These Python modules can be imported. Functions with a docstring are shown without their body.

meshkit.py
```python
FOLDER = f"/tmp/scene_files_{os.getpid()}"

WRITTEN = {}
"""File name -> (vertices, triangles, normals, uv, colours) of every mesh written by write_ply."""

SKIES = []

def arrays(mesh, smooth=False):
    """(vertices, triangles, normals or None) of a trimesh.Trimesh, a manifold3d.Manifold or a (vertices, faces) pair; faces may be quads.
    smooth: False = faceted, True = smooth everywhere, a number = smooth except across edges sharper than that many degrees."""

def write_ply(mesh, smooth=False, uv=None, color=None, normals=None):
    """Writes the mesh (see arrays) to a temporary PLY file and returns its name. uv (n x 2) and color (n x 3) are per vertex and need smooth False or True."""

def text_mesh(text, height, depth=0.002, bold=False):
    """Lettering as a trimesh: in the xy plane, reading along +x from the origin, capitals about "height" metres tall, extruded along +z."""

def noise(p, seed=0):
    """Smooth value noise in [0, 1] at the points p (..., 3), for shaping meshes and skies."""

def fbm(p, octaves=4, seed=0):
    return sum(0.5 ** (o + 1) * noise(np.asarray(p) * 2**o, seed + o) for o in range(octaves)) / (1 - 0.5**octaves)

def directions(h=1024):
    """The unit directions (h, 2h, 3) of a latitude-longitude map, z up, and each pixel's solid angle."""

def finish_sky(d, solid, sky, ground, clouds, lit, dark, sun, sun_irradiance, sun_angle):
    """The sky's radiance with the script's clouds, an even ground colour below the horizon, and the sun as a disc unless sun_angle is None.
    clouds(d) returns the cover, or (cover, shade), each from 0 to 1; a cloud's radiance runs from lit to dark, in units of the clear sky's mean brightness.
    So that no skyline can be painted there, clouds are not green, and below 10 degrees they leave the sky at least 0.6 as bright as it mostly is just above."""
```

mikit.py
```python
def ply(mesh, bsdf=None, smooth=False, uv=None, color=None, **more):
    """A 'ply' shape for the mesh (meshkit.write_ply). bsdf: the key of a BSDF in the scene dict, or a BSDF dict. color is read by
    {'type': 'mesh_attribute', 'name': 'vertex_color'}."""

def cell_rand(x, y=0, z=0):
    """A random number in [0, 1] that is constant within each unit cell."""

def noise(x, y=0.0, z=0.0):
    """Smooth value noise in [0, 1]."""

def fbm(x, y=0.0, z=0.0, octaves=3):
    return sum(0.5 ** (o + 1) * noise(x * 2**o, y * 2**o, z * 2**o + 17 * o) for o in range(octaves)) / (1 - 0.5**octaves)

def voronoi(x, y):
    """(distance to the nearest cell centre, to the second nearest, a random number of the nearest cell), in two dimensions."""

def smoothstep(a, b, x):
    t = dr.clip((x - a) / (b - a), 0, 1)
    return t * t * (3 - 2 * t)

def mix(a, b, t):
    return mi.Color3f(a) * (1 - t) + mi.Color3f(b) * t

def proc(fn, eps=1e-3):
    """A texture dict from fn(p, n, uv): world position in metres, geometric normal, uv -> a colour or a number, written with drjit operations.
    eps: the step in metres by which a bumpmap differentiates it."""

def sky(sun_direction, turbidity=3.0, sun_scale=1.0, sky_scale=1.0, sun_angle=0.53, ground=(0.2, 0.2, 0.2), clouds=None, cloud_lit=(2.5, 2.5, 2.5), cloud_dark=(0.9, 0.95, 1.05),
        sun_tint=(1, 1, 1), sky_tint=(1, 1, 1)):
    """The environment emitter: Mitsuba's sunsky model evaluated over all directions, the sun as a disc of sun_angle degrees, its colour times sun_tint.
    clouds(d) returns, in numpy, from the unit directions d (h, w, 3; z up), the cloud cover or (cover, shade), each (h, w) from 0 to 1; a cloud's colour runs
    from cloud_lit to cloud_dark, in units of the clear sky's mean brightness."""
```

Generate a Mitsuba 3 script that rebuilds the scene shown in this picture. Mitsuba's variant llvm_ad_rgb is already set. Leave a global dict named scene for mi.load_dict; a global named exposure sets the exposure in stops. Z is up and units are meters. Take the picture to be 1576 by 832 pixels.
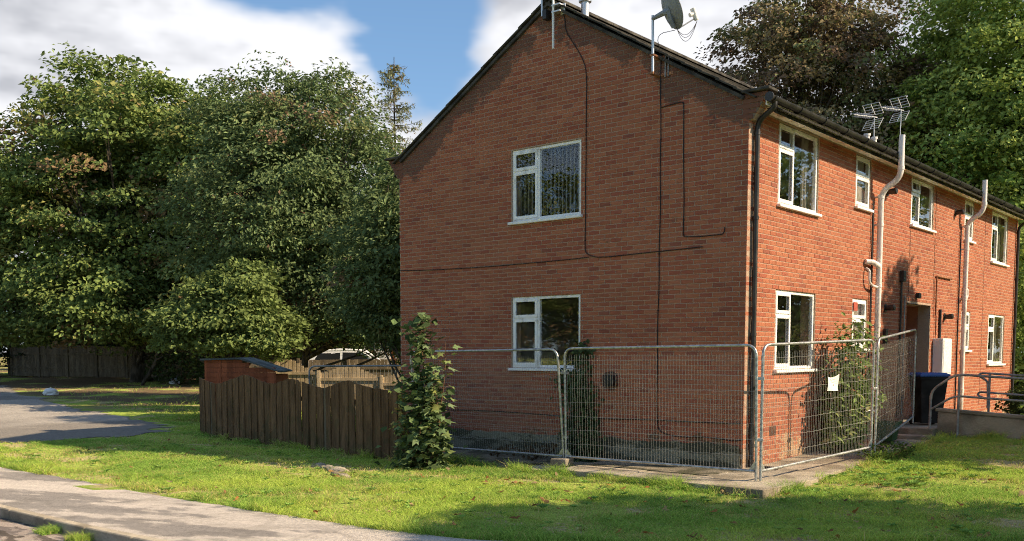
import math
import numpy as np
import trimesh
import shapely.geometry as sg
import shapely.ops as so
import drjit as dr
import mitsuba as mi
import mikit, meshkit
from mikit import noise, fbm, cell_rand, smoothstep, mix, voronoi

T = mi.ScalarTransform4f
scene, labels = {}, {}

# ------------------------------------------------------------------ camera, sky, exposure
EYE = np.array([6.843, -13.534, 1.746])
YAW, PITCH = math.radians(40.256), math.radians(-4.536)
FW = np.array([-math.sin(YAW) * math.cos(PITCH), math.cos(YAW) * math.cos(PITCH), math.sin(PITCH)])
scene['camera'] = {
    'type': 'perspective', 'fov': 2 * math.degrees(math.atan(788 / 1493.94)), 'fov_axis': 'x',
    'principal_point_offset_x': 0.0, 'principal_point_offset_y': (663.56 - 416) / 832 * -1,
    'near_clip': 0.1, 'far_clip': 2000.0,
    'to_world': T().look_at(origin=EYE.tolist(), target=(EYE + FW).tolist(), up=[0, 0, 1]),
}
SUN = (1.0, 0.48, 0.74)


def clouds(d):
    az = np.degrees(np.arctan2(d[..., 1], d[..., 0]))
    el = np.degrees(np.arcsin(np.clip(d[..., 2], -1, 1)))
    # cloud layer seen from below: project on a plane, so that clouds shrink towards the horizon
    k = 1.0 / (np.maximum(d[..., 2], 0) + 0.18)
    p = np.stack([d[..., 0] * k, d[..., 1] * k, np.zeros_like(k)], -1)
    big = meshkit.fbm(p * 1.1 + 3.7, 5, 11)
    fine = meshkit.fbm(p * 4.3 + 9.1, 5, 23)
    v = big + 0.42 * (fine - 0.5)
    # one clear gap in the cloud, north-west, and smaller ones elsewhere
    w = 2.6 + 6.5 * (fine - 0.5)
    gap = np.exp(-(((az - 137.0 + w * .8) / 3.6) ** 2) - ((el - 17.5) / 5.5) ** 2) + 0.95 * np.exp(-(((az - 143.0) / 5.5) ** 2) - ((el - 21.0 + w * .3) / 2.6) ** 2)
    # a long bank of cloud low in the north-west, broken cloud over the rest of the sky
    bank = np.exp(-(((az - 138.0) / 45.0) ** 2) - ((el - 14.0) / 16.0) ** 2)
    wisp = meshkit.fbm(p * 15.0 + 4.4, 4, 31) - 0.5
    cover = np.clip((v - 0.50 + 0.40 * bank - 0.66 * gap + 0.20 * wisp) / 0.24, 0, 1)
    cover = cover * cover * (3 - 2 * cover)
    shade = np.clip((meshkit.fbm(p * 2.1 + 21.3, 5, 5) + 0.45 * (fine - 0.5) + 0.35 * wisp - 0.42) / 0.24, 0, 1)
    return cover * 0.97, shade


scene['sky_light'] = mikit.sky(SUN, turbidity=3, clouds=clouds, sun_scale=1.35, sky_scale=0.72, sky_tint=(1.75, 1.85, 1.95), cloud_lit=(2.5, 2.5, 2.57), cloud_dark=(1.40, 1.42, 1.52), ground=(0.12, 0.12, 0.08))
exposure = 1.95

# ------------------------------------------------------------------ helpers
RNG = np.random.default_rng(7)


def ref(name):
    return {'type': 'ref', 'id': name}


class MB:
    """Collects pieces into one mesh, with one colour per vertex."""

    def __init__(self):
        self.v, self.f, self.c, self.n = [], [], [], 0

    def add(self, v, f, c=None):
        v, f = np.asarray(v, float), np.asarray(f, int)
        if f.ndim == 2 and f.shape[1] == 4:
            f = np.vstack([f[:, [0, 1, 2]], f[:, [0, 2, 3]]])
        self.v.append(v)
        self.f.append(f + self.n)
        self.c.append(np.broadcast_to(np.asarray(c if c is not None else (1, 1, 1), float), (len(v), 3)))
        self.n += len(v)
        return self

    def arr(self):
        return np.vstack(self.v), np.vstack(self.f)

    def col(self):
        return np.vstack(self.c)


def put(key, mesh, bsdf, smooth=False, label=None, kind=None, category=None, group=None, color=None, **kw):
    n, base = 1, key
    while key in scene:
        key = f'{base}_{n:03d}'
        n += 1
    if isinstance(mesh, MB):
        mesh = mesh.arr()
    scene[key] = mikit.ply(mesh, bsdf, smooth=smooth, color=color, **kw)
    tag(key, label, category, group, kind)
    return key


def tag(key, label=None, category=None, group=None, kind=None):
    d = {k: v for k, v in dict(label=label, category=category, group=group, kind=kind).items() if v}
    if d:
        labels.setdefault(key, {}).update(d)


USED = set()


def thing(name, label, category, group=None):
    n, key = 1, name
    while key in USED:
        key = f'{name}_{n:03d}'
        n += 1
    USED.add(key)
    tag(key, label, category, group)
    return key


def box(x0, x1, y0, y1, z0, z1):
    v = np.array([[x, y, z] for x in (x0, x1) for y in (y0, y1) for z in (z0, z1)], float)
    f = np.array([[0, 1, 3], [0, 3, 2], [4, 6, 7], [4, 7, 5], [0, 4, 5], [0, 5, 1], [2, 3, 7], [2, 7, 6], [0, 2, 6], [0, 6, 4], [1, 5, 7], [1, 7, 3]])
    return v, f


def cbox(x0, x1, y0, y1, z0, z1, b=0.004):
    """Chamfered box: hull of three shrunk boxes."""
    p = []
    for a in range(3):
        s = [b, b, b]
        s[a] = 0
        for sx in (x0 + s[0], x1 - s[0]):
            for sy in (y0 + s[1], y1 - s[1]):
                for sz in (z0 + s[2], z1 - s[2]):
                    p.append((sx, sy, sz))
    m = trimesh.convex.convex_hull(np.array(p))
    return np.array(m.vertices), np.array(m.faces)


def rot(v, axis, deg, about=(0, 0, 0)):
    m = trimesh.transformations.rotation_matrix(math.radians(deg), axis)[:3, :3]
    return (np.asarray(v) - about) @ m.T + about


def chaikin(p, n=2, r=0.25):
    p = np.asarray(p, float)
    for _ in range(n):
        q = [p[0]]
        for a, b in zip(p[:-1], p[1:]):
            q += [a * (1 - r) + b * r, a * r + b * (1 - r)]
        q.append(p[-1])
        p = np.array(q)
    return p


def fillet(p, r, n=5):
    """Polyline with rounded corners of about radius r."""
    p = np.asarray(p, float)
    out = [p[0]]
    for a, b, c in zip(p[:-2], p[1:-1], p[2:]):
        d = min(r, np.linalg.norm(b - a) / 2.01, np.linalg.norm(c - b) / 2.01)
        s, e = b + (a - b) / np.linalg.norm(a - b) * d, b + (c - b) / np.linalg.norm(c - b) * d
        for t in np.linspace(0, 1, n + 1):
            out.append(s * (1 - t) ** 2 + 2 * b * t * (1 - t) + e * t * t)
    out.append(p[-1])
    return np.array(out)


def tube(p, r, sides=8, cap=True):
    p = np.asarray(p, float)
    r = np.broadcast_to(np.asarray(r, float), (len(p),))
    t = np.gradient(p, axis=0)
    t /= np.linalg.norm(t, axis=1, keepdims=True) + 1e-12
    a = np.cross(t[0], [0, 0, 1.0] if abs(t[0][2]) < 0.9 else [1.0, 0, 0])
    A = []
    for k in range(len(p)):
        a = a - t[k] * np.dot(a, t[k])
        a = a / (np.linalg.norm(a) + 1e-12)
        A.append(a)
    A = np.array(A)
    B = np.cross(t, A)
    an = np.arange(sides) * 2 * np.pi / sides
    v = (p[:, None] + r[:, None, None] * (np.cos(an)[None, :, None] * A[:, None] + np.sin(an)[None, :, None] * B[:, None])).reshape(-1, 3)
    i, j = np.meshgrid(np.arange(len(p) - 1), np.arange(sides), indexing='ij')
    q = np.stack([i * sides + j, i * sides + (j + 1) % sides, (i + 1) * sides + (j + 1) % sides, (i + 1) * sides + j], -1).reshape(-1, 4)
    f = [q[:, [0, 1, 2]], q[:, [0, 2, 3]]]
    if cap:
        n = len(v)
        v = np.vstack([v, p[0], p[-1]])
        k = np.arange(sides)
        f.append(np.stack([np.full(sides, n), (k + 1) % sides, k], 1))
        m = (len(p) - 1) * sides
        f.append(np.stack([np.full(sides, n + 1), m + k, m + (k + 1) % sides], 1))
    return v, np.vstack(f)


def extrude(poly, h):
    m = trimesh.creation.extrude_polygon(poly, h, engine='earcut')
    return np.array(m.vertices), np.array(m.faces)


def interp(poly, t):
    return np.interp(t, [a for a, _ in poly], [b for _, b in poly])


# ------------------------------------------------------------------ ground heights
def sstep(a, b, x):
    t = np.clip((x - a) / (b - a), 0, 1)
    return t * t * (3 - 2 * t)


def terrain(x, y):
    x, y = np.asarray(x, float), np.asarray(y, float)
    D = FW[0] * (x - EYE[0]) + FW[1] * (y - EYE[1])
    rise = np.log1p(np.exp((D - 17.5) / 1.5)) * 1.5 * 0.0215
    rise = np.minimum(rise, 0.75)
    left = 1 - sstep(-14.0, -10.5, x + 0.25 * np.clip(y, -6, 6))
    yard = sstep(-17.0, -15.0, x) * (1 - sstep(-8.2, -7.6, x)) * sstep(-0.6, 0.8, y) * (1 - sstep(10, 16, y))
    right = 0.30 * sstep(-1.5, 6.5, y) * sstep(0.2, 1.4, x)
    z = -0.10 + rise * left + right - 0.22 * yard + 0.02 * np.sin(x * 0.9) * np.sin(y * 0.7 + 1)
    return z


# grass / pavement edge, kerb line (they bend away to the right)
EDGE = [(-60, -7.6), (-15, -6.9), (-8.3, -6.87), (-3.2, -6.83), (-0.8, -6.72), (0.4, -6.45), (1.5, -5.85), (2.7, -4.9), (4.5, -3.25), (9, 1.5), (14, 8), (20, 17)]


def edge_y(x):
    return interp(EDGE, x)


# ------------------------------------------------------------------ materials
def P(base, rough=0.8, spec=0.4, **kw):
    d = {'type': 'principled', 'base_color': base if isinstance(base, dict) else {'type': 'rgb', 'value': list(base)}, 'roughness': rough, 'specular': spec}
    d.update(kw)
    return {'type': 'twosided', 'b': d}


def bump(d, fn, eps=2e-3):
    return {'type': 'twosided', 'b': {'type': 'bumpmap', 'arbitrary': mikit.proc(fn, eps), 'scale': 1.0, 'bsdf': d['b']}}


def brick_color(p, n, uv):
    k = dr.floor((p.z + 0.75) / 0.075)
    side = (p.y > 0.004) & (p.x > -0.036)
    u = dr.select(side, p.y, p.x)
    odd = k - 2 * dr.floor(k / 2)
    off = dr.select(side, dr.select(odd > 0.5, 0.0, 0.1125), dr.select(odd > 0.5, 0.1125, 0.0))
    c = dr.floor((u + 50 * 0.225 - off) / 0.225)
    s = dr.select(side, 7.0, 3.0)
    r1, r2, r3 = cell_rand(c, k, s), cell_rand(c, k, s + 1), cell_rand(c, k, s + 2)
    base = mix((0.325, 0.106, 0.058), (0.375, 0.140, 0.076), r1)
    base = mix(base, (0.31, 0.095, 0.056), smoothstep(0.80, 0.84, r2))
    base = mix(base, (0.22, 0.072, 0.050), smoothstep(0.965, 0.97, r3) * 0.7)
    g = fbm(p.x * 140, p.y * 140, p.z * 140, 3)
    base = base * (0.74 + 0.52 * g)
    band = fbm(u * 0.9, p.z * 2.2, s, 3)
    base = base * (0.84 + 0.32 * band)
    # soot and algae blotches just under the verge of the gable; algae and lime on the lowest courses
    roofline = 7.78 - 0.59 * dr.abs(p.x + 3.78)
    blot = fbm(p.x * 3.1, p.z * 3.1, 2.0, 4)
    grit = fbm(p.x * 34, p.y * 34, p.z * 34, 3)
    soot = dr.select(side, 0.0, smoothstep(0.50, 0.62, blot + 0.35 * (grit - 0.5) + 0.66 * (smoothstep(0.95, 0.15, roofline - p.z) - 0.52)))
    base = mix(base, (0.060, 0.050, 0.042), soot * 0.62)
    low = smoothstep(0.55, 0.10, p.z)
    b2 = fbm(u * 2.6, p.z * 5.0, 9.0, 4)
    alg = smoothstep(0.52, 0.60, b2 + 0.4 * (grit - 0.5) + 0.36 * (low - 0.5)) * dr.select(p.z < 0.75, 1.0, 0.0)
    base = mix(base, dr.select(side, 1.0, 0.0) * mi.Color3f(0.42, 0.31, 0.19) + dr.select(side, 0.0, 1.0) * mi.Color3f(0.085, 0.080, 0.045), alg * 0.75)
    return base


def mortar_color(p, n, uv):
    g = fbm(p.x * 60, p.y * 60, p.z * 60, 3)
    base = mix((0.33, 0.235, 0.17), (0.47, 0.345, 0.255), g)
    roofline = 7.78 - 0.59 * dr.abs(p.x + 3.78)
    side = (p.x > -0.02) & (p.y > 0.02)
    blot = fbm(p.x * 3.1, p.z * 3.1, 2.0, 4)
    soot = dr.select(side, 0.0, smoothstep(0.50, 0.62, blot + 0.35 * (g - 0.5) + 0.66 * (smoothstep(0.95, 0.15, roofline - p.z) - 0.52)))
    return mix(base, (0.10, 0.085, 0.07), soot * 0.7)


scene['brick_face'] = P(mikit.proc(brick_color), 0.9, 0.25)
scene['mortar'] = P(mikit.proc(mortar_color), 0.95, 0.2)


def concrete_fn(a, b, f=3.0):
    def fn(p, n, uv):
        g = fbm(p.x * f, p.y * f, p.z * f, 4)
        h = fbm(p.x * 55, p.y * 55, p.z * 55, 3)
        return mix(a, b, smoothstep(0.3, 0.7, g)) * (0.72 + 0.56 * h)
    return fn


scene['dark_concrete'] = P(mikit.proc(concrete_fn((0.070, 0.066, 0.042), (0.19, 0.165, 0.12), 4)), 0.95, 0.2)
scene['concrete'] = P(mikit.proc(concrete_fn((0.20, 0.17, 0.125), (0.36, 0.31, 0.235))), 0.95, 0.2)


def plinth_fn(p, n, uv):
    g = fbm(p.x * 2.4, p.y * 3, p.z * 7, 4)
    h = fbm(p.x * 45, p.y * 45, p.z * 45, 3)
    b = mix((0.075, 0.074, 0.048), (0.23, 0.215, 0.15), smoothstep(0.40, 0.60, g + 0.25 * (h - 0.5)))
    return b * (0.7 + 0.6 * h)


scene['plinth_render'] = P(mikit.proc(plinth_fn), 0.95, 0.2)


def ground_fn(p, n, uv):
    g = fbm(p.x * 1.6, p.y * 1.6, 0.0, 4)
    f = fbm(p.x * 21, p.y * 21, 3.0, 4)
    base = mix((0.19, 0.25, 0.045), (0.28, 0.35, 0.07), f)
    bare = smoothstep(0.56, 0.62, g + 0.25 * (f - 0.5))
    base = mix(base, (0.36, 0.28, 0.16), bare * 0.8)
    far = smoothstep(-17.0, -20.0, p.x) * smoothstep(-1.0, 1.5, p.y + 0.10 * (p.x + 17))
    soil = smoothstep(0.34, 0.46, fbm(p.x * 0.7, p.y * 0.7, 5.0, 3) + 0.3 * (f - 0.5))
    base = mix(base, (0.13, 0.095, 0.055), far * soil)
    return base * (0.6 + 0.8 * fbm(p.x * 70, p.y * 70, 1.0, 2))


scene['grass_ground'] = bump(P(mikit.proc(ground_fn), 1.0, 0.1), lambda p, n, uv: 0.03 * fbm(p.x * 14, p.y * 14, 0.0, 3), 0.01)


def pave_fn(p, n, uv):
    # old worn tarmac pavement: pale bleached dressing with darker patches where it has gone
    q = p.x * 0.94 + p.y * 0.34
    r = p.y * 0.94 - p.x * 0.34
    g = fbm(q * 0.62 + 1.7, r * 1.5, 4.0, 5)
    f = fbm(p.x * 40, p.y * 40, 0.0, 3)
    m = fbm(p.x * 5, p.y * 9, 8.0, 4)
    dark = smoothstep(0.50, 0.60, g + 0.20 * (m - 0.5) + 0.14 * (f - 0.5))
    streak = fbm(q * 1.1, r * 6.0, 14.0, 4)
    b = mix((0.385, 0.345, 0.30), (0.20, 0.182, 0.165), dark)
    b = b * (0.82 + 0.36 * streak)
    b = b * (0.72 + 0.56 * f)
    crack = smoothstep(0.030, 0.008, dr.abs(fbm(p.x * 0.8, p.y * 0.8, 30.0, 4) - 0.5)) * 0.25
    return mix(b, (0.10, 0.09, 0.075), crack)


scene['pavement_tarmac'] = bump(P(mikit.proc(pave_fn), 0.9, 0.25), lambda p, n, uv: 0.006 * fbm(p.x * 60, p.y * 60, 0.0, 3), 0.004)


def road_fn(p, n, uv):
    f = fbm(p.x * 55, p.y * 55, 0.0, 3)
    g = fbm(p.x * 0.9, p.y * 2.3, 2.0, 5)
    m = fbm(p.x * 8, p.y * 8, 5.0, 3)
    b = mix((0.125, 0.105, 0.095), (0.27, 0.225, 0.19), smoothstep(0.48, 0.58, g + 0.25 * (m - 0.5)))
    dirt = smoothstep(0.56, 0.66, fbm(p.x * 3.0, p.y * 7.0, 12.0, 4))
    b = mix(b, (0.045, 0.037, 0.028), dirt * 0.8)
    return b * (0.65 + 0.7 * f)


scene['road_tarmac'] = bump(P(mikit.proc(road_fn), 0.9, 0.3), lambda p, n, uv: 0.008 * fbm(p.x * 60, p.y * 60, 0.0, 3), 0.004)


def drive_fn(p, n, uv):
    f = fbm(p.x * 30, p.y * 30, 0.0, 3)
    g = fbm(p.x * 0.5, p.y * 0.5, 2.0, 4)
    return mix((0.155, 0.14, 0.122), (0.25, 0.228, 0.20), smoothstep(0.35, 0.65, g)) * (0.7 + 0.6 * f)


scene['drive_tarmac'] = P(mikit.proc(drive_fn), 0.92, 0.3)


def wood_fn(a, b, moss=0.0, lo=0.2):
    def fn(p, n, uv):
        pl = cell_rand(dr.floor(p.x * 5 + p.y * 3), 3, 1)
        g = fbm(p.x * 75, p.y * 75, p.z * 3.0, 4)
        h = fbm(p.x * 9, p.y * 9, p.z * 2.0, 3)
        c = mix(a, b, smoothstep(0.25, 0.75, 0.55 * g + 0.45 * h)) * (0.8 + 0.4 * pl)
        if moss:
            m = fbm(p.x * 6, p.y * 6, p.z * 4, 4) + 0.3 * (smoothstep(0.6, 0.0, p.z) - 0.5)
            c = mix(c, (0.055, 0.060, 0.025), smoothstep(0.50, 0.62, m) * moss)
        return c
    return fn


scene['old_wood'] = P(mikit.proc(wood_fn((0.088, 0.050, 0.025), (0.205, 0.120, 0.062), 0.35)), 0.9, 0.25)
scene['pale_wood'] = P(mikit.proc(wood_fn((0.32, 0.24, 0.14), (0.48, 0.38, 0.24))), 0.85, 0.3)
scene['grey_wood'] = P(mikit.proc(wood_fn((0.13, 0.105, 0.07), (0.25, 0.20, 0.14))), 0.9, 0.25)
scene['shed_wood'] = P(mikit.proc(wood_fn((0.24, 0.068, 0.030), (0.38, 0.115, 0.050))), 0.8, 0.3)
scene['felt'] = P(mikit.proc(concrete_fn((0.085, 0.095, 0.092), (0.15, 0.16, 0.155))), 0.95, 0.2)


def pvc_fn(p, n, uv):
    g = fbm(p.x * 7, p.y * 7, p.z * 3, 4)
    h = fbm(p.x * 60, p.y * 60, p.z * 60, 3)
    return mix((0.84, 0.835, 0.82), (0.64, 0.62, 0.58), smoothstep(0.58, 0.76, g + 0.35 * (h - 0.5)))


scene['pvc'] = P(mikit.proc(pvc_fn), 0.4, 0.5)


def soffit_fn(p, n, uv):
    g = fbm(p.x * 9, p.y * 2.4, p.z * 9, 4)
    return mix((0.86, 0.80, 0.75), (0.46, 0.36, 0.29), smoothstep(0.60, 0.72, g))


scene['soffit_paint'] = P(mikit.proc(soffit_fn), 0.6, 0.4)


def pipe_fn(p, n, uv):
    g = fbm(p.x * 6, p.y * 6, p.z * 2.2, 4)
    return mix((0.78, 0.73, 0.69), (0.52, 0.46, 0.41), smoothstep(0.50, 0.72, g))


scene['pipe_paint'] = P(mikit.proc(pipe_fn), 0.45, 0.45)
scene['black_plastic'] = P(mikit.proc(concrete_fn((0.014, 0.013, 0.013), (0.035, 0.032, 0.03), 5)), 0.45, 0.5)
scene['black_cable'] = P((0.016, 0.013, 0.012), 0.6, 0.4)
scene['roof_tile'] = P(mikit.proc(concrete_fn((0.035, 0.033, 0.030), (0.085, 0.078, 0.066), 6)), 0.95, 0.2)
scene['glass'] = {'type': 'thindielectric', 'int_ior': 1.52}
scene['room_paint'] = (P((0.24, 0.225, 0.20), 0.95, 0.1))
scene['dark_render'] = P(mikit.proc(concrete_fn((0.035, 0.026, 0.021), (0.06, 0.045, 0.036))), 0.95, 0.2)
scene['porch_brick'] = P(mikit.proc(concrete_fn((0.26, 0.105, 0.062), (0.36, 0.15, 0.088), 4)), 0.95, 0.2)
scene['blind_cloth'] = (P((0.15, 0.145, 0.125), 0.95, 0.1))
scene['curtain_cloth'] = (P((0.33, 0.30, 0.25), 0.95, 0.1))


def galv_fn(p, n, uv):
    v = fbm(p.x * 25, p.y * 25, p.z * 25, 3)
    return mix((0.34, 0.35, 0.35), (0.60, 0.61, 0.60), smoothstep(0.3, 0.7, v))


scene['galvanised'] = P(mikit.proc(galv_fn), 0.42, 0.5, metallic=0.75)
scene['mesh_wire'] = P((0.46, 0.45, 0.41), 0.5, 0.5, metallic=0.5)
scene['rail_steel'] = P(mikit.proc(concrete_fn((0.20, 0.20, 0.20), (0.36, 0.35, 0.34), 8)), 0.5, 0.5, metallic=0.3)
scene['steel'] = P((0.62, 0.62, 0.62), 0.4, 0.5, metallic=0.8)
scene['rusty'] = P(mikit.proc(concrete_fn((0.20, 0.085, 0.045), (0.38, 0.19, 0.11), 20)), 0.9, 0.2)
scene['dish_grey'] = P(mikit.proc(concrete_fn((0.19, 0.20, 0.22), (0.26, 0.27, 0.29), 6)), 0.55, 0.4)
scene['white_plastic'] = P((0.76, 0.75, 0.72), 0.5, 0.4)
scene['bin_black'] = P(mikit.proc(concrete_fn((0.016, 0.015, 0.014), (0.036, 0.034, 0.031), 5)), 0.65, 0.2)
scene['bin_blue'] = P((0.03, 0.10, 0.33), 0.45, 0.45)
scene['green_plastic'] = P((0.025, 0.075, 0.025), 0.55, 0.4)
scene['paper'] = (P((0.80, 0.78, 0.72), 0.8, 0.2))
scene['ink'] = (P((0.05, 0.06, 0.06), 0.8, 0.2))
scene['red_brick_far'] = P(mikit.proc(concrete_fn((0.42, 0.13, 0.065), (0.55, 0.21, 0.11), 2)), 0.95, 0.2)
scene['roof_far'] = P(mikit.proc(concrete_fn((0.24, 0.20, 0.19), (0.36, 0.30, 0.28), 2)), 0.95, 0.2)
scene['dark_glass'] = P((0.02, 0.022, 0.025), 0.08, 0.6)
scene['car_paint'] = P((0.72, 0.73, 0.74), 0.3, 0.5, clearcoat=0.8)
scene['tyre'] = P((0.02, 0.02, 0.02), 0.9, 0.2)
scene['air_brick'] = P(mikit.proc(concrete_fn((0.10, 0.05, 0.035), (0.17, 0.085, 0.055), 20)), 0.9, 0.2)
scene['red_plastic'] = P((0.42, 0.09, 0.06), 0.6, 0.3)


def bark_fn(p, n, uv):
    g = fbm(p.x * 14, p.y * 14, p.z * 3, 4)
    return mix((0.045, 0.036, 0.027), (0.13, 0.105, 0.08), smoothstep(0.3, 0.7, g))


scene['bark'] = P(mikit.proc(bark_fn), 0.95, 0.2)
scene['twig'] = P((0.16, 0.085, 0.05), 0.8, 0.3)
scene['leaf'] = {'type': 'principledthin', 'base_color': {'type': 'mesh_attribute', 'name': 'vertex_color'}, 'roughness': 0.38, 'spec_trans': 0.0, 'diff_trans': 0.45, 'eta': 1.5}
scene['blade'] = {'type': 'principledthin', 'base_color': {'type': 'mesh_attribute', 'name': 'vertex_color'}, 'roughness': 0.55, 'spec_trans': 0.0, 'diff_trans': 0.9, 'eta': 1.4}
scene['dead_leaf'] = {'type': 'principledthin', 'base_color': {'type': 'mesh_attribute', 'name': 'vertex_color'}, 'roughness': 0.7, 'spec_trans': 0.0, 'diff_trans': 0.4, 'eta': 1.4}

# ------------------------------------------------------------------ ground, pavement, kerb, roads
gx = np.r_[np.arange(-400, -60, 20), np.arange(-60, -24, 2.0), np.arange(-24, 9, 0.3), np.arange(9, 60, 3.0), np.arange(60, 401, 20)]
gy = np.r_[np.arange(-400, -60, 20), np.arange(-60, -12, 3.0), np.arange(-12, 12, 0.3), np.arange(12, 60, 3.0), np.arange(60, 401, 20)]
X, Y = np.meshgrid(gx, gy, indexing='ij')
Z = terrain(X, Y)
Z = np.where(Y < edge_y(X) - 0.35, Z - 0.24, Z)
nx, ny = X.shape
i, j = np.meshgrid(np.arange(nx - 1), np.arange(ny - 1), indexing='ij')
F = np.stack([i * ny + j, (i + 1) * ny + j, (i + 1) * ny + j + 1, i * ny + j + 1], -1).reshape(-1, 4)
put('ground', (np.stack([X, Y, Z], -1).reshape(-1, 3), F), 'grass_ground', smooth=True, kind='structure', label='grassy ground sloping gently around the brick block')

xs = np.r_[np.arange(-60, -14, 2.0), np.arange(-14, 6, 0.2), np.arange(6, 20.1, 1.0)]


def offset_line(xs, d):
    y = edge_y(xs)
    t = np.gradient(np.stack([xs, y], 1), axis=0)
    t /= np.linalg.norm(t, axis=1, keepdims=True)
    # smoothed normals keep the offset line from crossing itself
    n = np.stack([t[:, 1], -t[:, 0]], 1)
    for _ in range(12):
        n[1:-1] = (n[:-2] + 2 * n[1:-1] + n[2:]) / 4
    n /= np.linalg.norm(n, axis=1, keepdims=True)
    return np.stack([xs + n[:, 0] * d, y + n[:, 1] * d], 1)


def strip(a, b, za, zb, rows=8, jitter=0.0):
    m = MB()
    n = len(a)
    V = []
    for k in range(rows + 1):
        t = k / rows
        V.append(np.column_stack([a * (1 - t) + b * t, np.full(n, za * (1 - t) + zb * t)]))
    V = np.array(V)
    i, j = np.meshgrid(np.arange(rows), np.arange(n - 1), indexing='ij')
    f = np.stack([i * n + j, (i + 1) * n + j, (i + 1) * n + j + 1, i * n + j + 1], -1).reshape(-1, 4)
    m.add(V.reshape(-1, 3), f)
    return m


wob = 0.05 * (meshkit.fbm(np.stack([xs * 2.3, xs * 0, xs * 0], -1), 4, 3) - 0.5) * 4
e0, e1, e2 = offset_line(xs, 0.0), offset_line(xs, 1.72), offset_line(xs, 1.85)
e0 = e0 + np.stack([xs * 0, wob * 0.6], 1)
put('pavement', strip(e0, e1, -0.094, -0.10), 'pavement_tarmac', kind='structure', label='worn pale tarmac pavement with darker patches')
put('road', strip(e2, offset_line(xs, 9.0), -0.205, -0.16, 20), 'road_tarmac', kind='structure', label='dark tarmac road at the kerb')
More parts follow.
